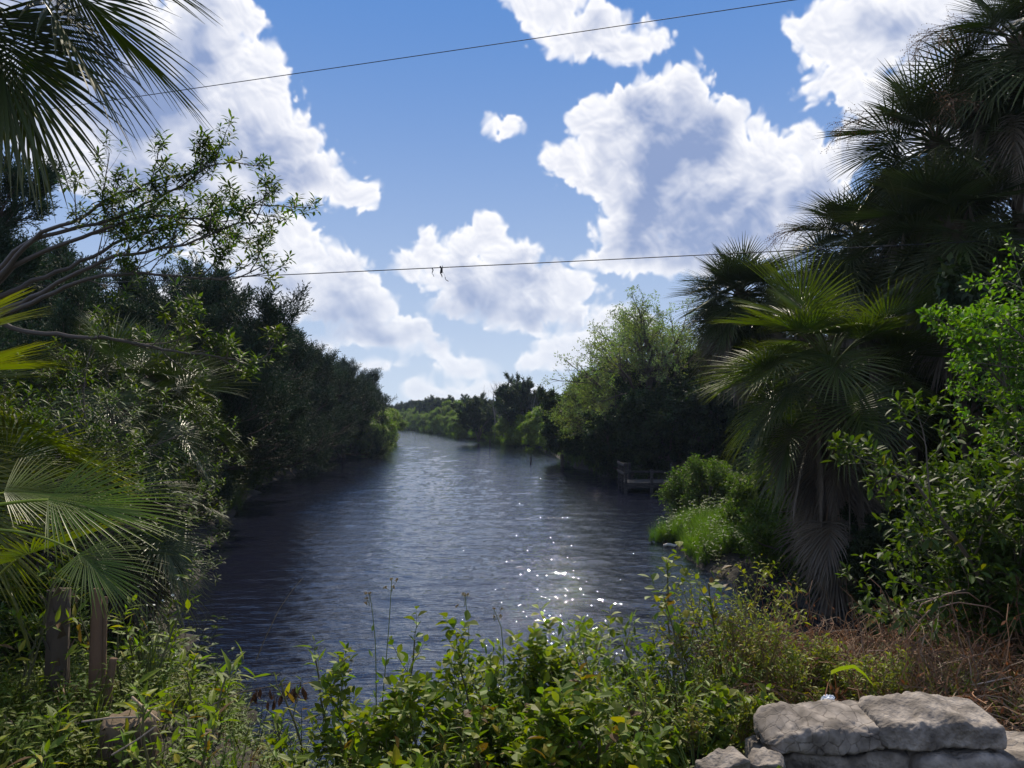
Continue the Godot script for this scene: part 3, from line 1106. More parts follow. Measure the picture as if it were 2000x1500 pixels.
func build_palms() -> void:
	make_fronds()
	# right bank
	var young: Node3D = palm("cabbage_palm", "bushy young palm with a skirt of dead fronds at the right water's edge", Vector3(4.85, 0.55, -12), 701, {"green": 34, "dead": 24, "size": 1.05, "low": -0.5, "stock": fronds_mid, "rise": 3.2, "thick": 0.19})
	for e in [[0, 2.9, 1.2], [1, 2.2, 1.2], [0, 3.5, 1.15], [2, 1.6, 1.15], [3, 3.1, 1.1], [2, 0.4, 1.1], [4, -0.5, 1.2], [5, 0.3, 1.1], [4, 0.9, 1.1], [10, 3.3, 1.15], [9, 2.7, 1.1], [6, 3.9, 1.1]]:
		add_frond(young, fronds_mid[e[0]], e[1], e[2], Vector3(0, 3.1, 0))
	var sk := seeded(7011)
	for i in 84:
		add_frond(young, fronds_dead[sk.randi() % fronds_dead.size() if i % 3 else 3 + sk.randi() % 5], i * 2.39996 + sk.randf_range(-0.5, 0.5), sk.randf_range(0.7, 1.25), Vector3(0, sk.randf_range(1.2, 2.95), 0), "dead_frond")
	palm("cabbage_palm", "dark round-headed palm on a leaning trunk behind the bushy young palm", Vector3(6.2, 0.5, -18), 702, {"stock": fronds_compact, "green": 84, "dead": 40, "size": 1.08, "low": -1.2, "rise": 5.35, "lean": Vector3(-0.95, 0, 0)})
	palm("cabbage_palm", "palm whose spiky crown stands clear against the cloud, left of the tall ones", Vector3(7.0, 0.7, -14.5), 703, {"stock": fronds_compact, "green": 56, "dead": 20, "size": 1.0, "low": -0.9, "rise": 5.6, "lean": Vector3(-0.6, 0, 0), "stalks": 1, "stalk_az": 2.8})
	palm("cabbage_palm", "tall palm with long drooping fronds in the right group", Vector3(7.9, 0.7, -13.2), 704, {"stock": fronds_compact, "green": 54, "dead": 16, "size": 1.25, "low": -1.1, "rise": 7.0, "lean": Vector3(-0.7, 0, 0), "stalks": 2, "stalk_az": 3.4})
	palm("cabbage_palm", "tallest palm at the upper right with its top out of view", Vector3(7.9, 0.8, -12.0), 705, {"stock": fronds_compact, "green": 46, "dead": 12, "size": 1.2, "low": -1.0, "rise": 8.0, "stalks": 3, "stalk_az": 3.3})
	palm("cabbage_palm", "palm hanging its fronds over the bright leafy tree at the right edge", Vector3(7.3, 0.7, -12.4), 706, {"stock": fronds_compact, "green": 50, "dead": 16, "size": 1.2, "low": -1.1, "rise": 5.4, "lean": Vector3(-0.3, 0, 0)})
	palm("cabbage_palm", "small palm with one browning frond between the dark round head and the spiky crown", Vector3(6.3, 0.6, -16), 707, {"stock": fronds_compact, "green": 18, "dead": 10, "size": 0.75, "low": -0.6, "rise": 5.0, "lean": Vector3(-0.4, 0, 0)})
	palm("cabbage_palm", "dark palm deep in the right group whose fronds fill the gap under the tall ones", Vector3(7.6, 0.7, -15.0), 708, {"stock": fronds_compact, "green": 40, "dead": 24, "size": 0.95, "low": -1.0, "rise": 4.2})
	# left bank
	palm("cabbage_palm", "tall palm hanging dark fronds into the upper left corner", Vector3(-3.25, 1.2, -4.5), 711, {"stock": fronds_compact, "green": 27, "dead": 0, "size": 0.94, "low": -0.6, "rise": 4.7, "thick": 0.13})
	palm("cabbage_palm", "palm with silvery drooping fronds at the left water's edge", Vector3(-5.4, 0.5, -10.4), 712, {"green": 36, "dead": 20, "size": 0.88, "low": -0.9, "rise": 2.7, "lean": Vector3(0.3, 0, 0)})
	palm("cabbage_palm", "low palm trailing fronds to the water below the silvery one", Vector3(-4.8, 0.4, -9.6), 713, {"green": 26, "dead": 18, "size": 0.75, "low": -0.9, "rise": 1.6})
	palm("cabbage_palm", "dark palm head above the silvery palm, half hidden by leafy branches", Vector3(-5.7, 0.6, -12.5), 714, {"stock": fronds_compact, "green": 44, "dead": 24, "size": 0.8, "low": -1.0, "rise": 3.0})
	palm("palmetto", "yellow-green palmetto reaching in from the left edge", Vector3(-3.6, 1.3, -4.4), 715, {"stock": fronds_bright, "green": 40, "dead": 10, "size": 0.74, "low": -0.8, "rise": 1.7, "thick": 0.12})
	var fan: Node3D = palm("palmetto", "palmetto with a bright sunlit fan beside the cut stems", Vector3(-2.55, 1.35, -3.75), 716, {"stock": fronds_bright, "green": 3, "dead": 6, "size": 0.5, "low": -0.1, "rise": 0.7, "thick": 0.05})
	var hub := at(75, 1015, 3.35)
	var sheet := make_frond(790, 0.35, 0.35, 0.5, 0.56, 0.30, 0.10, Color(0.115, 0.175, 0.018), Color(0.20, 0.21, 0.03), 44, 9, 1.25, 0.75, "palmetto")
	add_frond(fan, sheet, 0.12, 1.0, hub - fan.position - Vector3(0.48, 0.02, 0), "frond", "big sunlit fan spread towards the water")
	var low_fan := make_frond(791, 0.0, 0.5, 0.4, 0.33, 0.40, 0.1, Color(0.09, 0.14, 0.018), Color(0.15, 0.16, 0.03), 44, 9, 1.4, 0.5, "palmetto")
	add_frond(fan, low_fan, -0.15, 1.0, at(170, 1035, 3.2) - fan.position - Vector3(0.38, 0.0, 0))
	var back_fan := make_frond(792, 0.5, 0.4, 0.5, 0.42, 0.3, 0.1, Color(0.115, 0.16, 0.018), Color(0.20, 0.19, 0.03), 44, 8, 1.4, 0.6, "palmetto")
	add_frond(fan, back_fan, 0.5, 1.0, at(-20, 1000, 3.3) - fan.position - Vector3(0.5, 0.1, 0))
	palm("palmetto", "dead brown palmetto with withered fronds behind the cut stems", Vector3(-2.5, 1.3, -4.4), 717, {"green": 0, "dead": 16, "size": 0.55, "rise": 0.75, "thick": 0.06})

# ------------------------------------------------------------------ dock, posts, wires

func box(s: Shape, c: Vector3, h: Vector3, tilt := 0.0, turn := 0.0) -> void:
	# a box with chamfered long edges, turned about y
	var b := Basis(Vector3.UP, turn) * Basis(Vector3(0, 0, 1), tilt)
	var e := minf(minf(h.x, h.y), h.z) * 0.18
	var first := s.v.size()
	for x in [-1, 1]:
		for k in 8:
			var sy: float = [1, 1, 1, -1, -1, -1, -1, 1][k]
			var sz: float = [-1, 1, 1, 1, 1, -1, -1, -1][k]
			var cut_y: bool = k in [0, 1, 4, 5]
			var y := sy * (h.y if cut_y else h.y - e)
			var z := sz * (h.z - e if cut_y else h.z)
			s.vert(c + b * Vector3(x * h.x, y, z), Color.WHITE)
	for k in 8:
		var a := first + k
		var d := first + (k + 1) % 8
		s.quad(a, d, d + 8, a + 8)
	for k in range(1, 7):
		s.tri(first, first + k + 1, first + k)
		s.tri(first + 8, first + 8 + k, first + 9 + k)

func build_dock_and_posts() -> void:
	var rng := seeded(800)
	var t := thing("wooden_dock", "weathered wooden dock with a low railing on the right bank", "dock", Vector3(4.5, 0, -31.3))
	# deck planks run along z
	var width := 4.4
	var n := 30
	for k in n:
		var s := Shape.new()
		box(s, Vector3.ZERO, Vector3(0.070, 0.019, 0.88))
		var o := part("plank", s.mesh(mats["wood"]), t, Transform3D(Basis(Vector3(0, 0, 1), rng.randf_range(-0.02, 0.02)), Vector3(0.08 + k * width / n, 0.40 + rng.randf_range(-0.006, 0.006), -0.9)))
	for z in [-0.02, -1.78]:
		var s := Shape.new()
		box(s, Vector3(width / 2, 0.30, z), Vector3(width / 2 + 0.1, 0.075, 0.022))
		part("joist", s.mesh(mats["wood"]), t)
	for e in [[0.0, 0.02, 1.20], [0.0, -0.9, 1.12], [0.0, -1.82, 1.22], [1.0, 0.06, 0.95], [0.42, -1.88, 1.1], [2.2, -1.9, 1.1], [4.3, -1.9, 1.15], [2.9, 0.06, 0.42]]:
		var s := Shape.new()
		box(s, Vector3(e[0], e[2] / 2 - 0.4, e[1]), Vector3(0.05, e[2] / 2 + 0.4, 0.05), rng.randf_range(-0.03, 0.03))
		part("post", s.mesh(mats["wood"]), t)
	for e in [[0.055, 1.12, -0.9, 0.02, 0.05, 0.98], [0.055, 0.78, -0.9, 0.02, 0.045, 0.98]]:
		var s := Shape.new()
		box(s, Vector3(e[0] - 0.13, e[1], e[2]), Vector3(e[3], e[4], e[5]))
		part("rail", s.mesh(mats["wood"]), t)
	for e in [[2.2, 0.72, -1.955, 2.2, 0.045, 0.02]]:
		var s := Shape.new()
		box(s, Vector3(e[0], e[1], e[2]), Vector3(e[3], e[4], e[5]))
		part("rail", s.mesh(mats["wood"]), t)
	# rotten posts and snags standing in the water
	for e in [[1098, 912, 48, 0.13, 0.75, "thick dark rotten post standing in the water by the thicket"], [1037, 908, 51, 0.07, 0.42, "short dark snag in the glittering water"], [957, 872, 81, 0.09, 0.65, "dark post far out in the water before the mangroves"], [990, 868, 88, 0.07, 0.3, "stub of a post near the mangroves"]]:
		var p := at(e[0], e[1], e[2])
		var o := thing("rotten_post", e[5], "post", Vector3(p.x, 0, p.z))
		var s := Shape.new()
		var pts := PackedVector3Array()
		for j in 6:
			pts.push_back(Vector3(rng.randf_range(-0.02, 0.02), -0.5 + j / 5.0 * (e[4] + 0.5), rng.randf_range(-0.02, 0.02)))
		tube(s, pts, e[3], e[3] * 0.7, 7, Color(0.07, 0.055, 0.045), 0.25, rng)
		part("stump", s.mesh(mats["bark"]), o)
		for j in 3:
			var a := TAU * j / 3 + rng.randf()
			var sp := Shape.new()
			var top: Vector3 = Vector3(cos(a), 0, sin(a)) * e[3] * 0.5
			tube(sp, PackedVector3Array([Vector3(0, e[4] * 0.8, 0) + top, Vector3(0, e[4] * (1.0 + 0.25 * rng.randf()), 0) + top * 1.3]), e[3] * 0.32, 0.008, 5, Color(0.075, 0.06, 0.05))
			part("splinter", sp.mesh(mats["bark"]), o)
	# a fallen bleached log at the grassy point, and a stone beside it
	var lg := thing("driftwood", "bleached white piece of driftwood at the foot of the grassy point", "driftwood", at(1317, 1064, 18.4))
	lg.position.y = 0.02
	var s := Shape.new()
	s.smooth = true
	var pts := PackedVector3Array()
	for j in 7:
		pts.push_back(Vector3(-0.24 + j * 0.08, 0.015 + 0.015 * sin(j * 1.3), 0.02 * cos(j * 2.0)))
	tube(s, pts, 0.035, 0.05, 8, Color(0.62, 0.58, 0.52), 0.15, rng)
	part("log", s.mesh(mats["bark"]), lg)

func wire(called: String, label: String, a: Vector3, b: Vector3, sag: float, r: float) -> void:
	var s := Shape.new()
	s.smooth = true
	var pts := PackedVector3Array()
	for j in 61:
		var t := j / 60.0
		pts.push_back(a.lerp(b, t) - Vector3(0, sag * 4.0 * t * (1.0 - t), 0))
	tube(s, pts, r, r, 6, Color.WHITE)
	var o := part(numbered(called), s.mesh(mats["black"]), self)
	tag(o, label, "wire", "wires over the canal")

func build_wires() -> void:
	# each runs well past the frame on both sides
	var p := at(360, 170, 13.0)
	var q := at(1510, 0, 10.6)
	wire("overhead_wire", "thin black overhead wire crossing high under the top of the sky", p - (q - p) * 1.2, q + (q - p) * 1.0, 0.05, 0.006)
	p = at(540, 532, 13.0)
	q = at(1540, 484, 11.8)
	wire("overhead_wire", "lower overhead wire with rags caught on it", p - (q - p) * 1.3, q + (q - p) * 1.2, 0.05, 0.0075)
	var names := ["thin dark scrap dangling from the lower wire, left of the larger one", "larger torn dark rag dangling from the lower wire", "small curled scrap on a line below the two rags"]
	var spec := [[844, 524, 541, 0.010], [860, 520, 542, 0.022], [870, 545, 555, 0.010]]
	for k in 3:
		var e: Array = spec[k]
		var o := thing("caught_rag", names[k], "rag", at(e[0], e[1], 12.6), "scraps hanging from the lower wire")
		var rng := seeded(850 + k)
		var long: float = (e[2] - e[1]) / F * 12.6
		var s := Shape.new()
		s.smooth = true
		if k < 2:
			var ps := PackedVector3Array()
			for j in 6:
				ps.push_back(Vector3(0.012 * sin(j * 1.7) + 0.02 * j / 5.0, -long * j / 5.0, 0.01 * cos(j * 2.1)))
			tube(s, ps, e[3] * 0.7, e[3] * 0.25, 6, Color.WHITE, 0.5, rng)
			if k == 1:
				tube(s, PackedVector3Array([Vector3(0.035, 0.01, 0), Vector3(0.03, -long * 0.35, 0.01), Vector3(0.02, -long * 0.62, 0)]), 0.004, 0.016, 5, Color.WHITE, 0.4, rng)
			part("scrap", s.mesh(mats["black"]), o)
		else:
			tube(s, PackedVector3Array([Vector3(-0.005, 0.035, 0), Vector3(0.0, 0.0, 0), Vector3(0.018, -0.02, 0), Vector3(0.05, -0.036, 0)]), 0.005, 0.006, 5, Color.WHITE)
			part("scrap", s.mesh(mats["black"]), o)
			var l := Shape.new()
			tube(l, PackedVector3Array([Vector3(-0.085, 0.2, 0), Vector3(-0.03, 0.1, 0), Vector3(-0.005, 0.035, 0)]), 0.0016, 0.0016, 4, Color.WHITE)
			part("line", l.mesh(mats["black"]), o)

# ------------------------------------------------------------------ near plants

var leaf_sets := {}

# Leaf meshes in a few tones: kind, length, width, where widest, colour.
func leaf_set(called: String, length: float, width: float, wide_at: float, base: Color, count := 10, hue := 0.16) -> Array:
	if not leaf_sets.has(called):
		var list := []
		var rng := seeded(hash(called) % 100000)
		for k in count:
			var c := shift(base, rng, 0.32, hue)
			if k % 7 == 5:
				c = Color(base.r * 2.0, base.g * 1.25, base.b)             # yellowing
			elif k % 7 == 6:
				c = Color(base.g * 0.7, base.g * 0.42, base.g * 0.22)       # withered
			var z := rng.randf_range(0.55, 1.25)
			list.append(one_leaf(900 + k, length * z, width * z * rng.randf_range(0.75, 1.15), wide_at, "leaf", c))
		leaf_sets[called] = list
	return leaf_sets[called]

# Places for single leaves along twigs, y along the leaf and z its upper side.
func leaf_places(rng: RandomNumberGenerator, twigs: Array, each: int, size: float, out := 0.9) -> Array:
	var list := []
	for tw in twigs:
		var n: int = tw.size() - 1
		var roll := rng.randf() * TAU
		for k in each:
			var f := (k + 0.6) / each * n
			var a := mini(int(f), n - 1)
			var q: Vector3 = tw[a].lerp(tw[a + 1], f - a)
			var d: Vector3 = (tw[a + 1] - tw[a]).normalized()
			roll += 2.4
			var s := across(d).rotated(d, roll)
			var y := (d * rng.randf_range(0.3, 0.9) + s * out + rand_dir(rng) * 0.25).normalized()
			var z := (Vector3.UP + rand_dir(rng) * 0.55 + Vector3(0, 0, -0.15))
			var x := y.cross(z).normalized()
			z = x.cross(y)
			var sc := size * rng.randf_range(0.6, 1.2)
			list.append(Transform3D(Basis(x, y, z).scaled(Vector3.ONE * sc), q))
	return list

# The nearest leaves as parts of their own, the rest joined.
func hang_leaves(t: Node3D, places: Array, set_of: Array, singles: int, rng: RandomNumberGenerator, called := "leaf") -> void:
	var here := t.position
	places.sort_custom(func(a, b): return (a.origin + here).distance_squared_to(EYE) < (b.origin + here).distance_squared_to(EYE))
	for i in mini(singles, places.size()):
		part(called, set_of[rng.randi() % set_of.size()], t, places[i])
	var groups := []
	for k in set_of.size():
		groups.append([])
	for i in range(singles, places.size()):
		groups[rng.randi() % mini(4, set_of.size())].append(places[i])
	for k in set_of.size():
		if groups[k]:
			var c := PackedColorArray()
			for p in groups[k]:
				c.push_back(shift(Color(1, 1, 1), rng, 0.25, 0.12))
			many("leaves", set_of[k], groups[k], c, t)

func shrub(called: String, label: String, where: Vector3, seed_no: int, o: Dictionary, leaves: Array, singles: int, category := "shrub") -> Node3D:
	var rng := seeded(seed_no)
	var t := thing(called, label, category, where)
	var s := Shape.new()
	s.smooth = true
	var twigs := []
	for k in o.stems:
		var a: float = o.get("turn", 0.0) + TAU * k / o.stems + rng.randf_range(-0.5, 0.5)
		var d: Vector3 = Vector3.UP + Vector3(cos(a), 0, sin(a)) * o.splay * rng.randf_range(0.3, 1.3) + o.get("lean", Vector3.ZERO)
		grow(rng, o, s, twigs, Vector3(cos(a), 0, sin(a)) * o.get("foot", 0.05) * rng.randf() - Vector3(0, 0.05, 0), d, o.length * rng.randf_range(0.7, 1.15), o.radius, 0)
	part("stems", s.mesh(mats["stem"]), t)
	hang_leaves(t, leaf_places(rng, twigs, o.each, o.get("size", 1.0)), leaves, singles, rng)
	return t

const BUSH := {"kids": [7, 4], "ratio": [0.5, 0.55], "angle": [0.75, 0.8], "up": [0.05, 0.1, 0.12], "from": [0.25, 0.2], "wander": 0.16, "bark": Color(0.10, 0.095, 0.045), "sides": 5, "stems": 8, "splay": 0.75, "length": 0.66, "radius": 0.008, "each": 9, "foot": 0.25}

func build_near_shrubs() -> void:
	var broad := leaf_set("broad", 0.055, 0.042, 0.52, Color(0.15, 0.205, 0.020), 14, 0.2)
	var lance := leaf_set("lance", 0.085, 0.026, 0.35, Color(0.16, 0.23, 0.028), 14)
	var glossy := leaf_set("glossy", 0.078, 0.036, 0.55, Color(0.065, 0.105, 0.020), 10)
	var fresh := leaf_set("fresh", 0.066, 0.034, 0.5, Color(0.12, 0.22, 0.025), 10)
	var small := leaf_set("small", 0.032, 0.014, 0.45, Color(0.16, 0.19, 0.03), 8)
	# the broad-leaved bushes in the middle of the foreground
	var o := BUSH.duplicate()
	var g := func(px: float, d: float): return on_ground((px - 1000.0) / F * d, d)
	shrub("broadleaf_bush", "broad-leaved green bush in the middle of the foreground, the largest of three", g.call(1040, 3.95), 901, o, broad, 220)
	o.length = 0.62
	shrub("broadleaf_bush", "broad-leaved green bush left of the largest, with an upright leafy tip over the water", g.call(860, 3.95), 902, o, broad, 160)
	o.length = 0.6
	shrub("broadleaf_bush", "broad-leaved green bush right of the largest one", g.call(1215, 4.0), 903, o, broad, 140)
	o.length = 0.42
	o.stems = 6
	shrub("broadleaf_bush", "low broad-leaved bush at the bottom edge before the largest one", g.call(1130, 3.2), 904, o, broad, 100)
	shrub("broadleaf_bush", "low broad-leaved bush at the bottom edge left of the middle", g.call(920, 3.3), 908, o, broad, 100)
	o.length = 0.2
	shrub("broadleaf_bush", "small broad-leaved plant before the left end of the concrete slab", g.call(1500, 3.0), 905, o, broad, 80)
	var mix := BUSH.duplicate()
	mix.stems = 7
	mix.splay = 0.6
	mix.length = 0.55
	mix.each = 6
	mix.bark = Color(0.14, 0.12, 0.05)
	var narrow := leaf_set("narrow", 0.060, 0.017, 0.4, Color(0.15, 0.19, 0.03), 10)
	shrub("narrow_leaf_weed", "fine narrow-leaved weed growing through the largest middle bush", g.call(1120, 3.8), 906, mix, narrow, 60, "weed")
	shrub("narrow_leaf_weed", "fine narrow-leaved weed between the left and the largest bush", g.call(955, 3.9), 907, mix, narrow, 60, "weed")
	shrub("narrow_leaf_weed", "fine narrow-leaved weed at the right end of the middle bushes", g.call(1290, 3.9), 909, mix, narrow, 60, "weed")
	# sprays that stand above the bushes
	var tall := BUSH.duplicate()
	tall.stems = 3
	tall.splay = 0.22
	tall.length = 0.98
	tall.kids = [7]
	tall.ratio = [0.28]
	tall.angle = [0.8]
	tall.each = 9
	shrub("tall_sprig", "tall leafy sprig standing against the dark water at the right", g.call(1365, 4.4), 911, tall, broad, 90, "plant")
	tall.length = 0.82
	shrub("tall_sprig", "leafy sprig rising from the left end of the middle bushes", g.call(800, 4.1), 912, tall, broad, 70, "plant")
	tall.length = 0.68
	shrub("tall_sprig", "leafy sprig right of the leftmost one above the middle bushes", g.call(915, 4.2), 913, tall, broad, 50, "plant")
	shrub("tall_sprig", "leafy sprig at the top of the middle bushes", g.call(1170, 4.2), 914, tall, broad, 50, "plant")
	# fine yellow-green weeds to the right of the bushes
	var fine := BUSH.duplicate()
	fine.kids = [9, 5]
	fine.stems = 9
	fine.splay = 0.4
	fine.length = 0.6
	fine.each = 6
	fine.bark = Color(0.16, 0.12, 0.05)
	shrub("vine_tangle", "tangle of fine yellow-green vines right of the tall sprig", g.call(1430, 4.4), 921, fine, small, 120, "vine")
	fine.length = 0.3
	shrub("vine_tangle", "low yellow-green vine tangle behind the left end of the slab", g.call(1540, 4.4), 922, fine, small, 100, "vine")
	shrub("vine_tangle", "yellow-green vine tangle between bushes and slab", g.call(1370, 3.9), 923, fine, small, 100, "vine")
	shrub("vine_tangle", "vine tangle behind the crumpled white litter", g.call(1640, 4.3), 924, fine, small, 80, "vine")
	# lance-leaved weeds on the left
	var weed := BUSH.duplicate()
	weed.stems = 4
	weed.splay = 0.35
	weed.length = 0.55
	weed.kids = [5]
	weed.ratio = [0.35]
	weed.angle = [0.8]
	weed.each = 8
	var names := [[325, 3.25, 0.5, "drooping lance-leaved weed at the bottom edge right of the rotted stump"], [395, 4.3, 0.36, "lance-leaved weed at the water's edge right of the stump"], [700, 3.9, 0.66, "upright lance-leaved weed left of the middle bushes"], [655, 3.7, 0.42, "lance-leaved weed left of the upright one beside the bushes"], [110, 3.3, 0.3, "lance-leaved weed under the dead brown frond"], [40, 3.1, 0.42, "lance-leaved weed in the lower left corner"], [180, 3.0, 0.26, "lance-leaved weed at the bottom edge before the stump"], [260, 4.6, 0.7, "lance-leaved weed behind the cut stems"], [330, 4.9, 0.45, "lance-leaved weed at the foot of the left bank by the dark water"], [560, 3.5, 0.22, "small lance-leaved weed below the dangling dead leaves"], [30, 4.2, 0.85, "tall lance-leaved weed at the left edge behind the others"], [480, 3.4, 0.2, "small lance-leaved weed on the open shore"]]
	for i in names.size():
		var e: Array = names[i]
		weed.length = e[2]
		shrub("lance_weed", e[3], g.call(e[0], e[1]), 930 + i, weed, lance, 55, "weed")
	# the glossy shrub and the bright tree at the right edge
	var big := BUSH.duplicate()
	big.kids = [9, 6, 4]
	big.ratio = [0.42, 0.5, 0.5]
	big.angle = [0.9, 0.8, 0.7]
	big.from = [0.15, 0.15, 0.2]
	big.stems = 6
	big.splay = 0.28
	big.length = 1.75
	big.radius = 0.02
	big.each = 7
	big.bark = Color(0.12, 0.10, 0.08)
	big.up = [0.02, 0.0, 0.02, 0.08]
	shrub("glossy_shrub", "tall glossy-leaved shrub at the right edge behind the slab", Vector3(3.6, 1.15, -5.2), 951, big, glossy, 290)
	big.length = 1.3
	big.stems = 5
	big.splay = 0.4
	shrub("glossy_shrub", "glossy-leaved shrub reaching over the dark water, left of the tall one", Vector3(3.5, 1.15, -5.6), 952, big, glossy, 200)
	big.length = 2.9
	big.stems = 5
	big.splay = 0.2
	big.radius = 0.035
	big.kids = [11, 8, 6]
	big.from = [0.5, 0.15, 0.2]
	big.angle = [0.8, 0.8, 0.7]
	big.ratio = [0.34, 0.5, 0.5]
	shrub("leafy_tree", "bright green small-leaved tree at the right edge below the palms", Vector3(4.55, 1.2, -6.2), 953, big, fresh, 290, "tree")
	leafy_branches()

# The tree whose bare-looking limbs with whorled leaves reach in from the left.
func leafy_branches() -> void:
	var rng := seeded(970)
	var root := Vector3(-5.2, 0.95, -7.3)
	var t := thing("leafy_branch_tree", "tree at the left whose long thin limbs with whorled leaves reach over the canal", "tree", root)
	var ros := []
	for k in 8:
		var m := one_rosette(980 + k)
		ros.append(m)
	var bark := Color(0.10, 0.085, 0.075)
	var s := Shape.new()
	s.smooth = true
	tube(s, PackedVector3Array([Vector3(0, -0.2, 0), Vector3(0.15, 1.2, 0.1), Vector3(0.25, 2.4, 0.25), Vector3(0.5, 3.3, 0.4)]), 0.09, 0.05, 8, bark, 0.05, rng)
	part("trunk", s.mesh(mats["bark"]), t)
	var limbs := [
		[[20, 500, 6.9], [110, 455, 6.8], [210, 432, 6.7], [330, 375, 6.6], [410, 325, 6.5], [470, 314, 6.4]],
		[[30, 520, 6.9], [150, 470, 6.7], [270, 425, 6.5], [390, 425, 6.4], [480, 400, 6.4], [532, 402, 6.3]],
		[[20, 600, 6.9], [130, 545, 6.6], [230, 500, 6.5], [350, 480, 6.4], [450, 440, 6.3], [515, 436, 6.2]],
		[[10, 610, 6.8], [110, 570, 6.6], [200, 540, 6.5], [320, 535, 6.4], [440, 545, 6.3], [512, 518, 6.2]],
		[[20, 640, 7.0], [120, 655, 6.9], [220, 662, 6.8], [340, 685, 6.7], [450, 700, 6.6], [520, 708, 6.6]],
		[[60, 470, 6.8], [150, 430, 6.7], [210, 390, 6.6], [260, 370, 6.6], [330, 345, 6.6], [400, 335, 6.6]],
		[[40, 560, 7.0], [140, 520, 7.1], [240, 470, 7.2], [340, 440, 7.3], [420, 450, 7.4], [490, 470, 7.4]]]
	var places := []
	for l in limbs:
		var ls := Shape.new()
		ls.smooth = true
		var curve := Curve3D.new()
		var pts := [Vector3(0.45, 3.0, 0.35)]
		for e in l:
			pts.append(at(e[0], e[1], e[2]) - root)
		for k in pts.size():
			var tan: Vector3 = (pts[mini(k + 1, pts.size() - 1)] - pts[maxi(k - 1, 0)]) * 0.2
			curve.add_point(pts[k], -tan, tan)
		var path := PackedVector3Array()
		var long := curve.get_baked_length()
		for k in 25:
			path.push_back(curve.sample_baked(long * k / 24.0) + rand_dir(rng) * 0.012)
		tube(ls, path, 0.026, 0.004, 6, bark)
		var twigs := []
		var o := {"kids": [5], "ratio": [0.5], "angle": [0.6], "up": [0.05, 0.08], "from": [0.25], "wander": 0.13, "bark": bark, "sides": 4}
		for k in 13:
			var f := 0.42 + 0.56 * (k + rng.randf()) / 13.0
			var p := curve.sample_baked(long * f)
			var d := (curve.sample_baked(minf(long * f + 0.05, long)) - p).normalized() if f < 0.97 else (p - curve.sample_baked(long * f - 0.1)).normalized()
			var sd := across(d).rotated(d, rng.randf() * TAU)
			grow(rng, o, ls, twigs, p, d * 0.9 + sd * 0.8 + Vector3.UP * 0.2, rng.randf_range(0.25, 0.6) * (1.1 - 0.5 * f), 0.006, 0)
		twigs.append(path.slice(19))
		part("limb", ls.mesh(mats["stem"]), t)
		for tw in twigs:
			var n: int = tw.size() - 1
			var d: Vector3 = tw[n] - tw[n - 1]
			places.append(turned(d + Vector3.UP * 0.1, rng.randf() * TAU, rng.randf_range(0.7, 1.2), tw[n]))
			if rng.randf() < 0.6:
				places.append(turned(d + rand_dir(rng) * 0.2, rng.randf() * TAU, rng.randf_range(0.5, 0.9), tw[n - 1]))
	hang_leaves(t, places, ros, 290, rng, "leaf_whorl")
	# more of the same foliage, fuller, lower down the bank
	var o2 := BUSH.duplicate()
	o2.kids = [8, 6, 4]
	o2.ratio = [0.5, 0.5, 0.5]
	o2.angle = [0.9, 0.8, 0.7]
	o2.from = [0.2, 0.15, 0.2]
	o2.bark = bark
	o2.up = [0.02, 0.02, 0.06, 0.1]
	o2.radius = 0.03
	var spots := [[-5.1, 8.0, 2.3, "leafy shrub with whorled leaves below the long limbs"], [-5.7, 9.2, 3.0, "leafy shrub with whorled leaves behind the yellow-green palmetto"], [-5.9, 11.2, 2.9, "leafy shrub with whorled leaves before the dark cedars"], [-4.3, 6.9, 0.9, "low leafy shrub with whorled leaves at the left shore"], [-7.0, 12.5, 2.4, "leafy shrub with whorled leaves high on the left bank"]]
	for i in spots.size():
		var e: Array = spots[i]
		var r2 := seeded(990 + i)
		var sh := thing("leafy_shrub", e[3], "shrub", on_ground(e[0], e[1]), "leafy shrubs on the left bank")
		var st := Shape.new()
		st.smooth = true
		var tw := []
		for k in 6:
			var a := TAU * k / 6 + r2.randf()
			grow(r2, o2, st, tw, Vector3.ZERO, Vector3.UP + Vector3(cos(a), 0, sin(a)) * 0.5 * r2.randf_range(0.4, 1.3), e[2] * r2.randf_range(0.7, 1.0), 0.03, 0)
		part("stems", st.mesh(mats["stem"]), sh)
		var pl := []
		for w in tw:
			var n: int = w.size() - 1
			pl.append(turned(w[n] - w[n - 1] + Vector3.UP * 0.1, r2.randf() * TAU, r2.randf_range(0.75, 1.3), w[n]))
		hang_leaves(sh, pl, ros, 40, r2, "leaf_whorl")

func one_rosette(k: int) -> ArrayMesh:
	var rng := seeded(k)
	var s := Shape.new()
	var base := shift(Color(0.075, 0.112, 0.022), rng, 0.35, 0.2)
	var count := 11
	for j in count:
		var a := j * 2.4 + rng.randf_range(-0.3, 0.3)
		var rise := lerpf(-0.3, 1.2, float(j) / count) + rng.randf_range(-0.25, 0.25)
		var d := Vector3(cos(a), rise, sin(a))
		leaf(s, Vector3(0, 0.06 * j / count - 0.03, 0), d, Vector3(-cos(a) * rise, 1.0, -sin(a) * rise), 0.082 * rng.randf_range(0.65, 1.15), 0.022 * rng.randf_range(0.8, 1.2), rng.randf_range(0.05, 0.3), 0.25, shift(base, rng, 0.2, 0.1), 0.6)
	return s.mesh(mats["leaf"])

# ------------------------------------------------------------------ undergrowth nobody could count

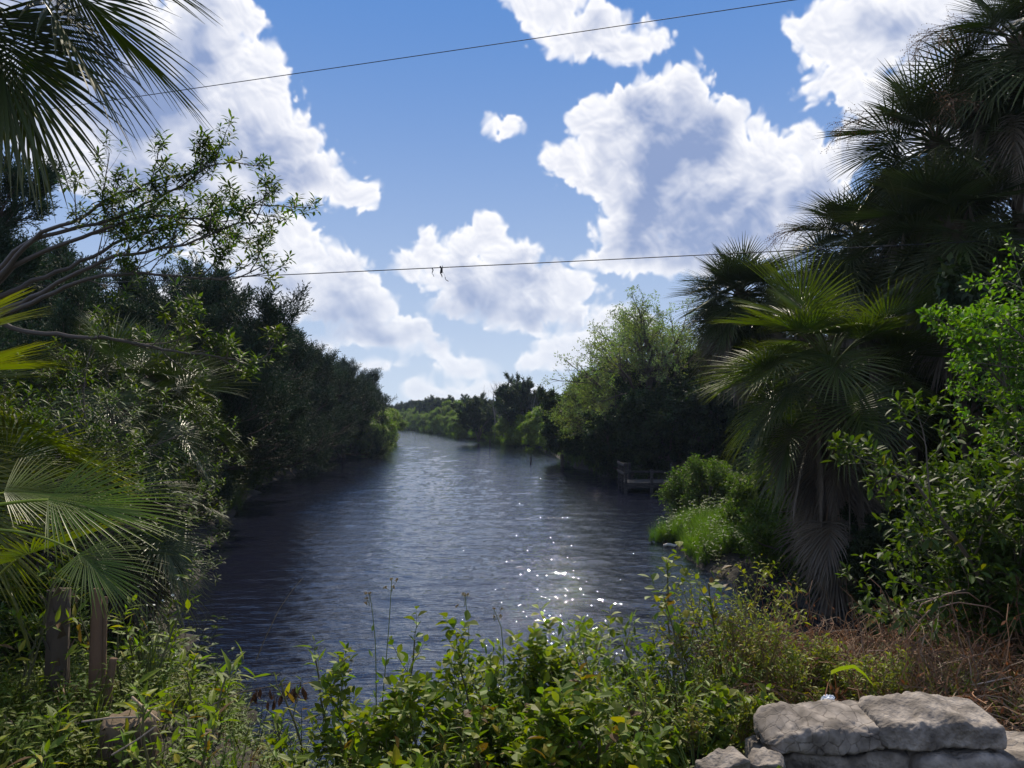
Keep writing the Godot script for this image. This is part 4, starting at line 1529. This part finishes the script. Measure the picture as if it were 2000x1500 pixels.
func grass_tuft(k: int, blades: int, tall: float, wide: float, kind: String, lean := 0.5) -> ArrayMesh:
	var rng := seeded(k)
	var s := Shape.new()
	for j in blades:
		var a := rng.randf() * TAU
		var out := Vector3(cos(a), 0, sin(a))
		var p := out * rng.randf() * 0.06
		var d := (Vector3.UP + out * rng.randf_range(0.1, lean)).normalized()
		var sd := Vector3(-out.z, 0, out.x)
		var h := tall * rng.randf_range(0.55, 1.1)
		var w := wide * rng.randf_range(0.7, 1.2) * 0.5
		var col := shift(Color(1, 1, 1), rng, 0.25, 0.12)
		var prev := []
		for m in 5:
			var t := m / 4.0
			var ww := w * (1.0 - t * t)
			var l := s.vert(p - sd * ww, col)
			var r := s.vert(p + sd * ww, col)
			if prev:
				s.quad(prev[0], l, r, prev[1])
			prev = [l, r]
			p += d * h / 4.0
			d = (d + out * 0.32 * lean + Vector3.DOWN * 0.22 * t).normalized()
	return s.mesh(mats[kind])

func low_weed(k: int, pairs: int, tall: float, length: float, width: float, wide_at: float) -> ArrayMesh:
	var rng := seeded(k)
	var s := Shape.new()
	for st in 3:
		var a0 := rng.randf() * TAU
		var d := (Vector3.UP + Vector3(cos(a0), 0, sin(a0)) * 0.45).normalized()
		var h := tall * rng.randf_range(0.6, 1.1)
		tube(s, PackedVector3Array([Vector3.ZERO, d * h]), 0.003, 0.0015, 3, Color(0.8, 0.75, 0.6))
		for j in pairs:
			var t := (j + 1.0) / pairs
			for q in 2:
				var a := j * 1.57 + q * PI + rng.randf_range(-0.3, 0.3)
				var o := Vector3(cos(a), rng.randf_range(0.1, 0.6), sin(a))
				leaf(s, d * h * t, o, Vector3.UP + rand_dir(rng) * 0.3, length * rng.randf_range(0.6, 1.15) * (1.15 - 0.5 * t), width * rng.randf_range(0.8, 1.2) * (1.15 - 0.5 * t), rng.randf_range(0.1, 0.4), 0.25, shift(Color(1, 1, 1), rng, 0.25, 0.12), wide_at)
	return s.mesh(mats["leaf"])

func scatter(rng: RandomNumberGenerator, count: int, x0: float, x1: float, d0: float, d1: float, size: float, keep: Callable, grow_by := 0.35) -> Array:
	var out := []
	for k in count:
		var x := rng.randf_range(x0, x1)
		var d := rng.randf_range(d0, d1)
		if not keep.call(x, d):
			continue
		var p := on_ground(x, d)
		if p.y < 0.02:
			continue
		var b := Basis(Vector3.UP, rng.randf() * TAU).rotated(Vector3(rng.randf_range(-1, 1), 0, rng.randf_range(-1, 1)).normalized(), rng.randf_range(0, 0.3))
		out.append(Transform3D(b.scaled(Vector3.ONE * size * rng.randf_range(1.0 - grow_by, 1.0 + grow_by)), p - Vector3(0, 0.02, 0)))
	return out

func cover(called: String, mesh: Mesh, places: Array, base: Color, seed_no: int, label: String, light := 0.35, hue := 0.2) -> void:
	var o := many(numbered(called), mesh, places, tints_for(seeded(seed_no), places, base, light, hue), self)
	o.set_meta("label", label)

func build_undergrowth() -> void:
	var rng := seeded(1100)
	var green := Color(0.15, 0.205, 0.027)
	var yes := func(_x, _d): return true
	var open := func(x, d): return not (x > -2.0 and x < -0.5 and d > 3.7) or fmod(absf(x * 37.0 + d * 11.0), 1.0) < 0.16      # the bare bit of shore
	var weed_a := low_weed(1101, 5, 0.24, 0.062, 0.022, 0.38)
	var weed_b := low_weed(1102, 4, 0.17, 0.045, 0.028, 0.45)
	var tuft := grass_tuft(1103, 16, 0.34, 0.007, "leaf", 0.6)
	var dry := grass_tuft(1104, 16, 0.36, 0.006, "dead_leaf", 1.0)
	var off_slab := func(x, d): return not (x > 0.75 and x < 2.4 and d > 2.6 and d < 3.9)
	# near bank
	cover("weeds", weed_a, scatter(rng, 1500, -5.0, -0.3, 2.4, 8.4, 1.0, open), green, 1, "leafy green weeds covering the near bank on the left")
	cover("weeds", weed_b, scatter(rng, 1500, -4.5, 1.3, 2.4, 8.0, 1.0, open), green * 0.9, 2, "small round-leaved weeds on the near bank")
	cover("weeds", weed_b, scatter(rng, 700, 0.9, 4.6, 2.4, 7.4, 0.9, off_slab), Color(0.15, 0.17, 0.03), 3, "yellow-green weeds round the concrete slab")
	cover("grass", tuft, scatter(rng, 900, -4.5, 1.2, 2.4, 8.2, 0.9, open), Color(0.13, 0.17, 0.035), 4, "thin green grass on the near bank")
	cover("grass", tuft, scatter(rng, 500, 0.9, 4.6, 3.6, 7.0, 0.8, off_slab), Color(0.16, 0.17, 0.04), 5, "thin green grass behind the slab")
	cover("dry_grass", dry, scatter(rng, 620, 1.5, 5.2, 3.4, 7.0, 1.0, off_slab), Color(0.23, 0.13, 0.065), 6, "dry brown grass and vines behind the slab", 0.45)
	cover("dry_grass", dry, scatter(rng, 260, -4.0, 0.6, 2.6, 7.5, 0.6, open), Color(0.17, 0.115, 0.06), 7, "dead brown stalks among the left weeds")
	cover("grass", tuft, scatter(rng, 150, 0.75, 2.5, 2.75, 3.16, 0.55, yes), Color(0.12, 0.13, 0.04), 15, "short grass and stalks before the concrete slabs")
	var tg := Shape.new()
	for k in 12:
		var p := Vector3(rng.randf_range(-0.2, 0.2), 0.0, rng.randf_range(-0.2, 0.2))
		var dd := (Vector3.UP * 0.9 + rand_dir(rng)).normalized()
		var pp := PackedVector3Array([p])
		for m in 7:
			dd = (dd + rand_dir(rng) * 0.45 + Vector3.DOWN * 0.28 * m / 4.0).normalized()
			p += dd * 0.075
			pp.push_back(p)
		tube(tg, pp, 0.0030, 0.0015, 3, shift(Color(1, 1, 1), rng, 0.4))
		for m in 5:
			chip(tg, pp[2 + m], rand_dir(rng) + Vector3.DOWN * 0.4, rand_dir(rng), 0.03, 0.010, shift(Color(0.8, 0.65, 0.6), rng, 0.4))
	cover("dry_vines", tg.mesh(mats["dead_leaf"]), scatter(rng, 330, 1.5, 5.2, 3.7, 5.9, 1.0, off_slab), Color(0.22, 0.135, 0.08), 14, "tangled reddish dry vines behind the slabs", 0.5)
	# banks further off
	var big_weed := low_weed(1105, 6, 0.6, 0.13, 0.05, 0.42)
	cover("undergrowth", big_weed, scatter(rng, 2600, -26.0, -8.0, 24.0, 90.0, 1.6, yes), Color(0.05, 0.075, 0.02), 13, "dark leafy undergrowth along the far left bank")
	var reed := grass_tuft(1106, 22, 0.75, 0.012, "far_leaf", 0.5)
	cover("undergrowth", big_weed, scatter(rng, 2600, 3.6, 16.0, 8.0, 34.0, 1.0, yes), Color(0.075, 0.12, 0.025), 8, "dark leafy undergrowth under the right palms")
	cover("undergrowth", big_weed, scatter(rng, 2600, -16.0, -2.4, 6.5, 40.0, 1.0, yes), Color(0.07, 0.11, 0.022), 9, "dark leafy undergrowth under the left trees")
	var point := func(x, d): return x < 6.0 + (d - 18.0) * 0.3
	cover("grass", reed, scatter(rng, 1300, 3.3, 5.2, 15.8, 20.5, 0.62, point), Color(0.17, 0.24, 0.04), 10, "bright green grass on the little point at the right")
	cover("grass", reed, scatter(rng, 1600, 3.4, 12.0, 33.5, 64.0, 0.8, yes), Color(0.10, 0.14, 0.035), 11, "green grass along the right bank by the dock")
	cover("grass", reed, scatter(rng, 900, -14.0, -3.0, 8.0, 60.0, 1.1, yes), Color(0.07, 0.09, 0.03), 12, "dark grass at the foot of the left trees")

# ------------------------------------------------------------------ stumps, slab, litter, single plants

func path_of(list: Array) -> PackedVector3Array:
	# a smooth path through points (px, py, metres ahead)
	var c := Curve3D.new()
	var pts := []
	for e in list:
		pts.append(at(e[0], e[1], e[2]))
	for k in pts.size():
		var t: Vector3 = (pts[mini(k + 1, pts.size() - 1)] - pts[maxi(k - 1, 0)]) * 0.22
		c.add_point(pts[k], -t, t)
	var out := PackedVector3Array()
	var n := 6 * list.size()
	for k in n + 1:
		out.push_back(c.sample_baked(c.get_baked_length() * k / n))
	return out

func moved(p: PackedVector3Array, by: Vector3) -> PackedVector3Array:
	var o := PackedVector3Array()
	for v in p:
		o.push_back(v - by)
	return o

func rod(called: String, label: String, category: String, list: Array, r0: float, r1: float, col: Color, group := "", kind := "bark") -> Node3D:
	var p := path_of(list)
	var t := thing(called, label, category, p[0], group)
	var s := Shape.new()
	s.smooth = true
	tube(s, moved(p, p[0]), r0, r1, 7, col, 0.06, seeded(int(list[0][0]) + 7))
	part("stalk", s.mesh(mats[kind]), t)
	return t

# A block of old concrete, rounded and worn; half sizes h, swell(u, v) adds to the top.
func block(s: Shape, h: Vector3, worn: float, seed_no: int, rise: Callable, square := 0.2, nu := 80, nv := 72) -> void:
	var nz := make_noise(seed_no, FastNoiseLite.TYPE_SIMPLEX_SMOOTH, 3.0, 4)
	for a in nu + 1:
		var u := float(a) / nu * 2.0 - 1.0
		for b in nv:
			var w := TAU * b / nv
			# rounded rectangle round the length
			var cy := signf(sin(w)) * pow(absf(sin(w)), square)
			var cz := signf(cos(w)) * pow(absf(cos(w)), square)
			var end := pow(1.0 - pow(absf(u), 16.0), 0.5)
			var p := Vector3(u * h.x, cy * h.y * end, cz * h.z * (0.25 + 0.75 * end))
			p.y += rise.call(u, cz) * (0.5 + 0.5 * cy)
			var d := Vector3(u * 0.3, cy, cz).normalized()
			p += d * worn * (1.3 * nz.get_noise_3dv(p * 1.6) + 0.5 * nz.get_noise_3dv(p * 6.0) - 0.9 * maxf(0.0, nz.get_noise_3dv(p * 3.0 + Vector3(9, 2, 4)) - 0.15))
			s.vert(p, Color.WHITE)
	for a in nu:
		for b in nv:
			var i := a * nv + b
			var j := a * nv + (b + 1) % nv
			s.quad(i, i + nv, j + nv, j)
	for e in 2:
		var c := s.vert(Vector3((e * 2 - 1) * h.x, 0, 0), Color.WHITE)
		for b in nv:
			var i := (nu if e else 0) * nv + b
			var j := (nu if e else 0) * nv + (b + 1) % nv
			if e == 0:
				s.tri(c, i, j)
			else:
				s.tri(c, j, i)

func build_small_things() -> void:
	var rng := seeded(1200)
	# broken concrete at the lower right: two worn slabs laid end to end
	var slab := Shape.new()
	slab.smooth = true
	block(slab, Vector3(0.262, 0.056, 0.135), 0.020, 71, func(u, z): return 0.014 * exp(-pow((u - 0.1) / 0.5, 2.0)) - 0.018 * z - 0.03 * smoothstep(-0.55, -1.0, u), 0.36)
	var o := thing("concrete_slab", "left one of two weathered concrete slabs, its top netted with dark cracks", "concrete slab", Vector3(1.315, 1.665, -3.44), "concrete slabs at the lower right")
	part("slab", slab.mesh(mats["cracked"]), o, Transform3D(Basis(Vector3.UP, 0.06) * Basis(Vector3(0, 0, 1), 0.01)))
	slab = Shape.new()
	slab.smooth = true
	block(slab, Vector3(0.272, 0.062, 0.145), 0.020, 76, func(u, z): return 0.022 * exp(-pow((u - 0.05) / 0.45, 2.0)) - 0.018 * z, 0.36)
	o = thing("concrete_slab", "right one of two weathered concrete slabs, smoother and a little higher", "concrete slab", Vector3(1.79, 1.69, -3.43), "concrete slabs at the lower right")
	part("slab", slab.mesh(mats["concrete"]), o, Transform3D(Basis(Vector3.UP, 0.02) * Basis(Vector3(0, 0, 1), -0.02)))
	var bl := Shape.new()
	bl.smooth = true
	block(bl, Vector3(0.42, 0.15, 0.16), 0.025, 72, func(_u, _z): return 0.0, 0.2, 40, 32)
	o = thing("concrete_block", "pale concrete block under the right end of the slab", "concrete block", Vector3(2.05, 1.47, -3.40))
	part("block", bl.mesh(mats["concrete"]), o)
	bl = Shape.new()
	bl.smooth = true
	block(bl, Vector3(0.36, 0.10, 0.13), 0.025, 73, func(_u, _z): return 0.0, 0.2, 40, 32)
	o = thing("concrete_block", "dark concrete footing in the shade under the slab", "concrete block", Vector3(1.38, 1.50, -3.46))
	part("block", bl.mesh(mats["concrete"]), o)
	var chunk_names := ["white broken concrete chunk at the bottom edge left of the slab", "smaller white concrete chunk beside the one left of the slab"]
	var chunk_at := [Vector3(0.84, 1.60, -3.22), Vector3(1.02, 1.60, -3.24)]
	for k in 2:
		bl = Shape.new()
		bl.smooth = true
		block(bl, Vector3(0.10 - 0.03 * k, 0.03, 0.06), 0.03, 74 + k, func(_u, _z): return 0.0, 0.3, 24, 24)
		for i in bl.c.size():
			bl.c[i] = Color(1.35, 1.35, 1.35)
		o = thing("concrete_chunk", chunk_names[k], "concrete chunk", chunk_at[k])
		part("chunk", bl.mesh(mats["concrete"]), o, Transform3D(Basis(Vector3.UP, 0.3 - 0.9 * k) * Basis(Vector3(0, 0, 1), 0.12)))
	# litter
	var lit := Shape.new()
	var nz := make_noise(81, FastNoiseLite.TYPE_CELLULAR, 22.0, 2)
	for a in 15:
		for b in 22:
			var th := PI * a / 14.0
			var ph := TAU * b / 22.0
			var d := Vector3(sin(th) * cos(ph), cos(th), sin(th) * sin(ph))
			var r := 0.046 * (1.0 + 0.95 * nz.get_noise_3dv(d * 0.09))
			var blue := nz.get_noise_3dv(d * 0.05 + Vector3(3, 1, 2)) > -0.72
			lit.vert(Vector3(d.x * 1.15 + d.y * 0.35, d.y * 0.75, d.z) * r, Color(0.75, 0.78, 0.82) if blue else Color(0.25, 0.40, 0.68))
	for a in 14:
		for b in 22:
			var i := a * 22 + b
			var j := a * 22 + (b + 1) % 22
			lit.quad(i, j, j + 22, i + 22)
	o = thing("litter", "crumpled white and blue plastic litter caught in the weeds behind the slab", "litter", at(1616, 1366, 3.68))
	part("plastic", lit.mesh(mats["petal"]), o)
	# cut stems and the rotted stump at the lower left
	rod("cut_stem", "tallest brown cut stem beside the palmetto", "stump", [[183, 1400, 4.2], [186, 1290, 4.2], [189, 1150, 4.2]], 0.034, 0.026, Color(0.16, 0.095, 0.06), "cut stems at the lower left")
	rod("cut_stem", "thinner cut stem touching the tallest one on its right", "stump", [[196, 1395, 4.25], [200, 1290, 4.25], [203, 1166, 4.25]], 0.022, 0.018, Color(0.15, 0.095, 0.06), "cut stems at the lower left")
	rod("cut_stem", "short leaning cut stem right of the two tall ones", "stump", [[206, 1392, 4.1], [212, 1340, 4.1], [222, 1286, 4.1]], 0.024, 0.018, Color(0.15, 0.095, 0.06), "cut stems at the lower left")
	o = thing("rotted_stump", "squat dark rotted stump with a flat frayed top at the lower left", "stump", Vector3(-1.63, 1.15, -3.42))
	var st := Shape.new()
	st.smooth = true
	var col := Color(0.085, 0.06, 0.042)
	tube(st, PackedVector3Array([Vector3.ZERO, Vector3(0, 0.12, 0), Vector3(0.005, 0.25, 0), Vector3(0, 0.38, 0.005), Vector3(0, 0.5, 0), Vector3(0, 0.555, 0), Vector3(0, 0.562, 0)]), 0.125, 0.10, 22, col, 0.09, rng)
	for i in st.v.size():
		if st.v[i].y > 0.54:
			st.c[i] = Color(0.13, 0.095, 0.065)
			st.v[i].y += rng.randf_range(-0.012, 0.016)
	part("trunk", st.mesh(mats["bark"]), o)
	var rt := Shape.new()
	for k in 90:
		var a := rng.randf() * TAU
		var y := rng.randf_range(0.1, 0.55)
		var p := Vector3(cos(a), 0, sin(a)) * 0.112 + Vector3(0, y, 0)
		tube(rt, PackedVector3Array([p, p + Vector3(cos(a) * 0.02, -0.05, sin(a) * 0.02), p + Vector3(cos(a) * 0.012, -0.14, sin(a) * 0.012) + rand_dir(rng) * 0.03]), 0.0025, 0.001, 3, shift(Color(0.14, 0.10, 0.07), rng, 0.4))
	part("roots", rt.mesh(mats["bark"]), o)
	# sticks
	rod("stick", "pale stick lying across the top of the rotted stump", "stick", [[258, 1362, 3.3], [285, 1386, 3.25], [312, 1408, 3.2]], 0.006, 0.004, Color(0.36, 0.27, 0.18), "sticks at the lower left")
	rod("stick", "thin grey stick lying level before the rotted stump", "stick", [[160, 1410, 3.2], [215, 1402, 3.2], [272, 1400, 3.2]], 0.004, 0.003, Color(0.28, 0.23, 0.18), "sticks at the lower left")
	rod("stick", "grey stick slanting over the face of the rotted stump", "stick", [[218, 1475, 3.1], [265, 1447, 3.12], [305, 1418, 3.15]], 0.004, 0.003, Color(0.26, 0.21, 0.17), "sticks at the lower left")
	rod("grass_stem", "long thin bare stem slanting against the dark water at the left", "grass", [[500, 1290, 5.0], [545, 1190, 5.0], [592, 1128, 5.0]], 0.003, 0.0015, Color(0.20, 0.16, 0.10), "", "stem")
	# the twig with dangling dead leaves
	var tw := path_of([[330, 1430, 4.0], [400, 1385, 4.15], [470, 1352, 4.3], [540, 1338, 4.4], [585, 1334, 4.4]])
	o = thing("dead_twig", "twig with withered brown leaves dangling over the water at the lower left", "twig", tw[0])
	var ts := Shape.new()
	tube(ts, moved(tw, tw[0]), 0.005, 0.002, 5, Color(0.19, 0.14, 0.10))
	part("twig", ts.mesh(mats["stem"]), o)
	var brown := []
	for k in 6:
		brown.append(one_leaf(1210 + k, 0.062, 0.022, 0.5, "dead_leaf", shift(Color(0.065, 0.042, 0.032), rng, 0.4)))
	for e in [[500, 1345, 9], [530, 1352, 6], [548, 1334, 5], [572, 1338, 12], [584, 1336, 10]]:
		var c := at(e[0], e[1], 4.36) - tw[0]
		for k in e[2]:
			var y := (Vector3.DOWN + rand_dir(rng) * 0.5).normalized()
			part("leaf", brown[rng.randi() % 6], o, turned(y, rng.randf() * TAU, rng.randf_range(0.7, 1.2), c + rand_dir(rng) * 0.03 + Vector3(0, -0.03 * rng.randf(), 0)))
	# arching dry vines at the right
	var vine := Color(0.27, 0.17, 0.115)
	rod("dry_vine", "outer arching dry vine beside the glossy shrub", "vine", [[1766, 1310, 4.9], [1772, 1235, 4.9], [1800, 1180, 4.9], [1850, 1160, 4.9], [1890, 1157, 4.9], [1915, 1175, 5.0]], 0.006, 0.004, vine, "dry vines at the right", "stem")
	rod("dry_vine", "inner arching dry vine beside the glossy shrub", "vine", [[1768, 1312, 4.8], [1780, 1230, 4.8], [1815, 1192, 4.8], [1870, 1176, 4.8], [1930, 1185, 4.8], [1960, 1205, 4.9]], 0.005, 0.003, vine, "dry vines at the right", "stem")
	rod("dry_vine", "small looped dry vine inside the two arches", "vine", [[1820, 1315, 4.6], [1797, 1275, 4.6], [1806, 1240, 4.6]], 0.006, 0.004, Color(0.36, 0.25, 0.17), "dry vines at the right", "stem")
	rod("dry_vine", "low humped dry vine behind the middle of the slab", "vine", [[1685, 1310, 4.6], [1695, 1272, 4.6], [1725, 1270, 4.6], [1745, 1305, 4.6], [1770, 1318, 4.6], [1815, 1312, 4.6]], 0.004, 0.003, vine, "dry vines at the right", "stem")
	rod("dry_vine", "straight dry stalk lying behind the right hump of the slab", "vine", [[1900, 1338, 4.2], [1930, 1332, 4.2], [1975, 1322, 4.2]], 0.004, 0.003, Color(0.36, 0.27, 0.2), "dry vines at the right", "stem")
	rod("dry_vine", "dry stalk reaching up to the right edge behind the slab", "vine", [[1830, 1300, 4.7], [1880, 1285, 4.7], [1945, 1272, 4.7]], 0.005, 0.003, vine, "dry vines at the right", "stem")
	# the bent yellow-green blade
	var bp := path_of([[1620, 1420, 4.0], [1621, 1345, 4.0], [1622, 1314, 4.0], [1640, 1306, 4.0], [1668, 1301, 4.0], [1690, 1318, 4.0], [1708, 1342, 4.0]])
	o = thing("bent_blade", "broad bent yellow-green grass blade above the slab", "grass", bp[0])
	var bs := Shape.new()
	for k in bp.size():
		var t := float(k) / (bp.size() - 1)
		var w := 0.013 * sin(PI * clampf(t * 0.9 + 0.1, 0, 1)) + 0.001
		var c2 := Color(0.30, 0.28, 0.16).lerp(Color(0.24, 0.32, 0.03), smoothstep(0.4, 0.6, t))
		bs.vert(bp[k] - bp[0] + Vector3(0, -w, -w * 0.5), c2)
		bs.vert(bp[k] - bp[0] + Vector3(0, w, w * 0.5), c2)
		if k:
			bs.quad(2 * k - 2, 2 * k, 2 * k + 1, 2 * k - 1)
	part("blade", bs.mesh(mats["leaf"]), o)
	# stalks with seed heads standing over the water
	var tall := [[735, 1330, 722, 1160, 4.1, "tall weed stalk with small seed heads at the left of the bushes"], [745, 1330, 765, 1132, 4.15, "taller weed stalk with a seed head beside the leftmost one"], [915, 1280, 908, 1162, 4.2, "weed stalk with one pale seed head above the middle bushes"], [985, 1260, 965, 1190, 4.2, "thin bare stalk above the middle bushes"], [660, 1370, 668, 1290, 4.0, "short stalk with a drooping seed head at the left of the weeds"]]
	for e in tall:
		o = rod("seed_stalk", e[5], "weed", [[e[0], e[1] + 60, e[4]], [(e[0] + e[2]) * 0.5 + 4, (e[1] + e[3]) * 0.5, e[4]], [e[2], e[3], e[4]]], 0.0032, 0.0016, Color(0.13, 0.16, 0.05), "seed stalks over the water", "stem")
		var tip := at(e[2], e[3], e[4]) - o.position
		for k in 4:
			var hd := Shape.new()
			var side := Vector3(rng.randf_range(-0.05, 0.05), rng.randf_range(-0.06, 0.012), rng.randf_range(-0.03, 0.03)) if k else Vector3.ZERO
			tube(hd, PackedVector3Array([tip - Vector3(0, 0.06, 0), tip + side]), 0.001, 0.001, 3, Color(0.13, 0.15, 0.05))
			for m in 16:
				chip(hd, tip + side, rand_dir(rng) + Vector3.UP * 0.4, rand_dir(rng), 0.014, 0.006, shift(Color(0.26, 0.22, 0.12), rng))
			part("seed_head", hd.mesh(mats["dead_leaf"]), o)
		for k in 5:
			var lf := one_leaf(1240 + k, 0.05, 0.018, 0.4, "leaf", shift(Color(0.12, 0.19, 0.03), rng))
			var f := rng.randf_range(0.1, 0.7)
			part("leaf", lf, o, turned(Vector3(rng.randf_range(-1, 1), 0.6, rng.randf_range(-1, 1)), rng.randf() * TAU, 1.0, tip * f))
	# a weed with tiny white flowers before the dark water
	o = thing("white_flower_weed", "straggling weed with tiny white flowers by the dark water at the left", "weed", at(290, 1330, 4.7))
	var ws := Shape.new()
	var fl := Shape.new()
	for k in 5:
		var a := k * TAU / 5.0
		chip(fl, Vector3.ZERO, Vector3(cos(a), 0.25, sin(a)), Vector3.UP, 0.009, 0.007, Color(0.75, 0.75, 0.68))
	var flower := fl.mesh(mats["petal"])
	for k in 34:
		var p := at(rng.randf_range(255, 350), rng.randf_range(1130, 1290), 4.7 + rng.randf_range(-0.2, 0.2)) - o.position
		tube(ws, PackedVector3Array([Vector3(rng.randf_range(-0.06, 0.06), -0.1, 0), p * 0.6 + Vector3(0, 0.05, 0), p]), 0.002, 0.001, 3, Color(0.12, 0.15, 0.05))
		part("flower", flower, o, turned(Vector3.UP + rand_dir(rng) * 0.8, 0, rng.randf_range(0.8, 1.4), p))
	part("stems", ws.mesh(mats["stem"]), o)
	# one yellowed leaf
	var yl := one_leaf(1260, 0.075, 0.06, 0.5, "leaf", Color(0.42, 0.36, 0.05))
	o = part(numbered("yellow_leaf"), yl, self, turned(Vector3(0.5, 0.3, 0.6), 0.4, 1.0, at(122, 1424, 3.15)))
	tag(o, "single yellowed leaf lying on the weeds at the lower left", "leaf")
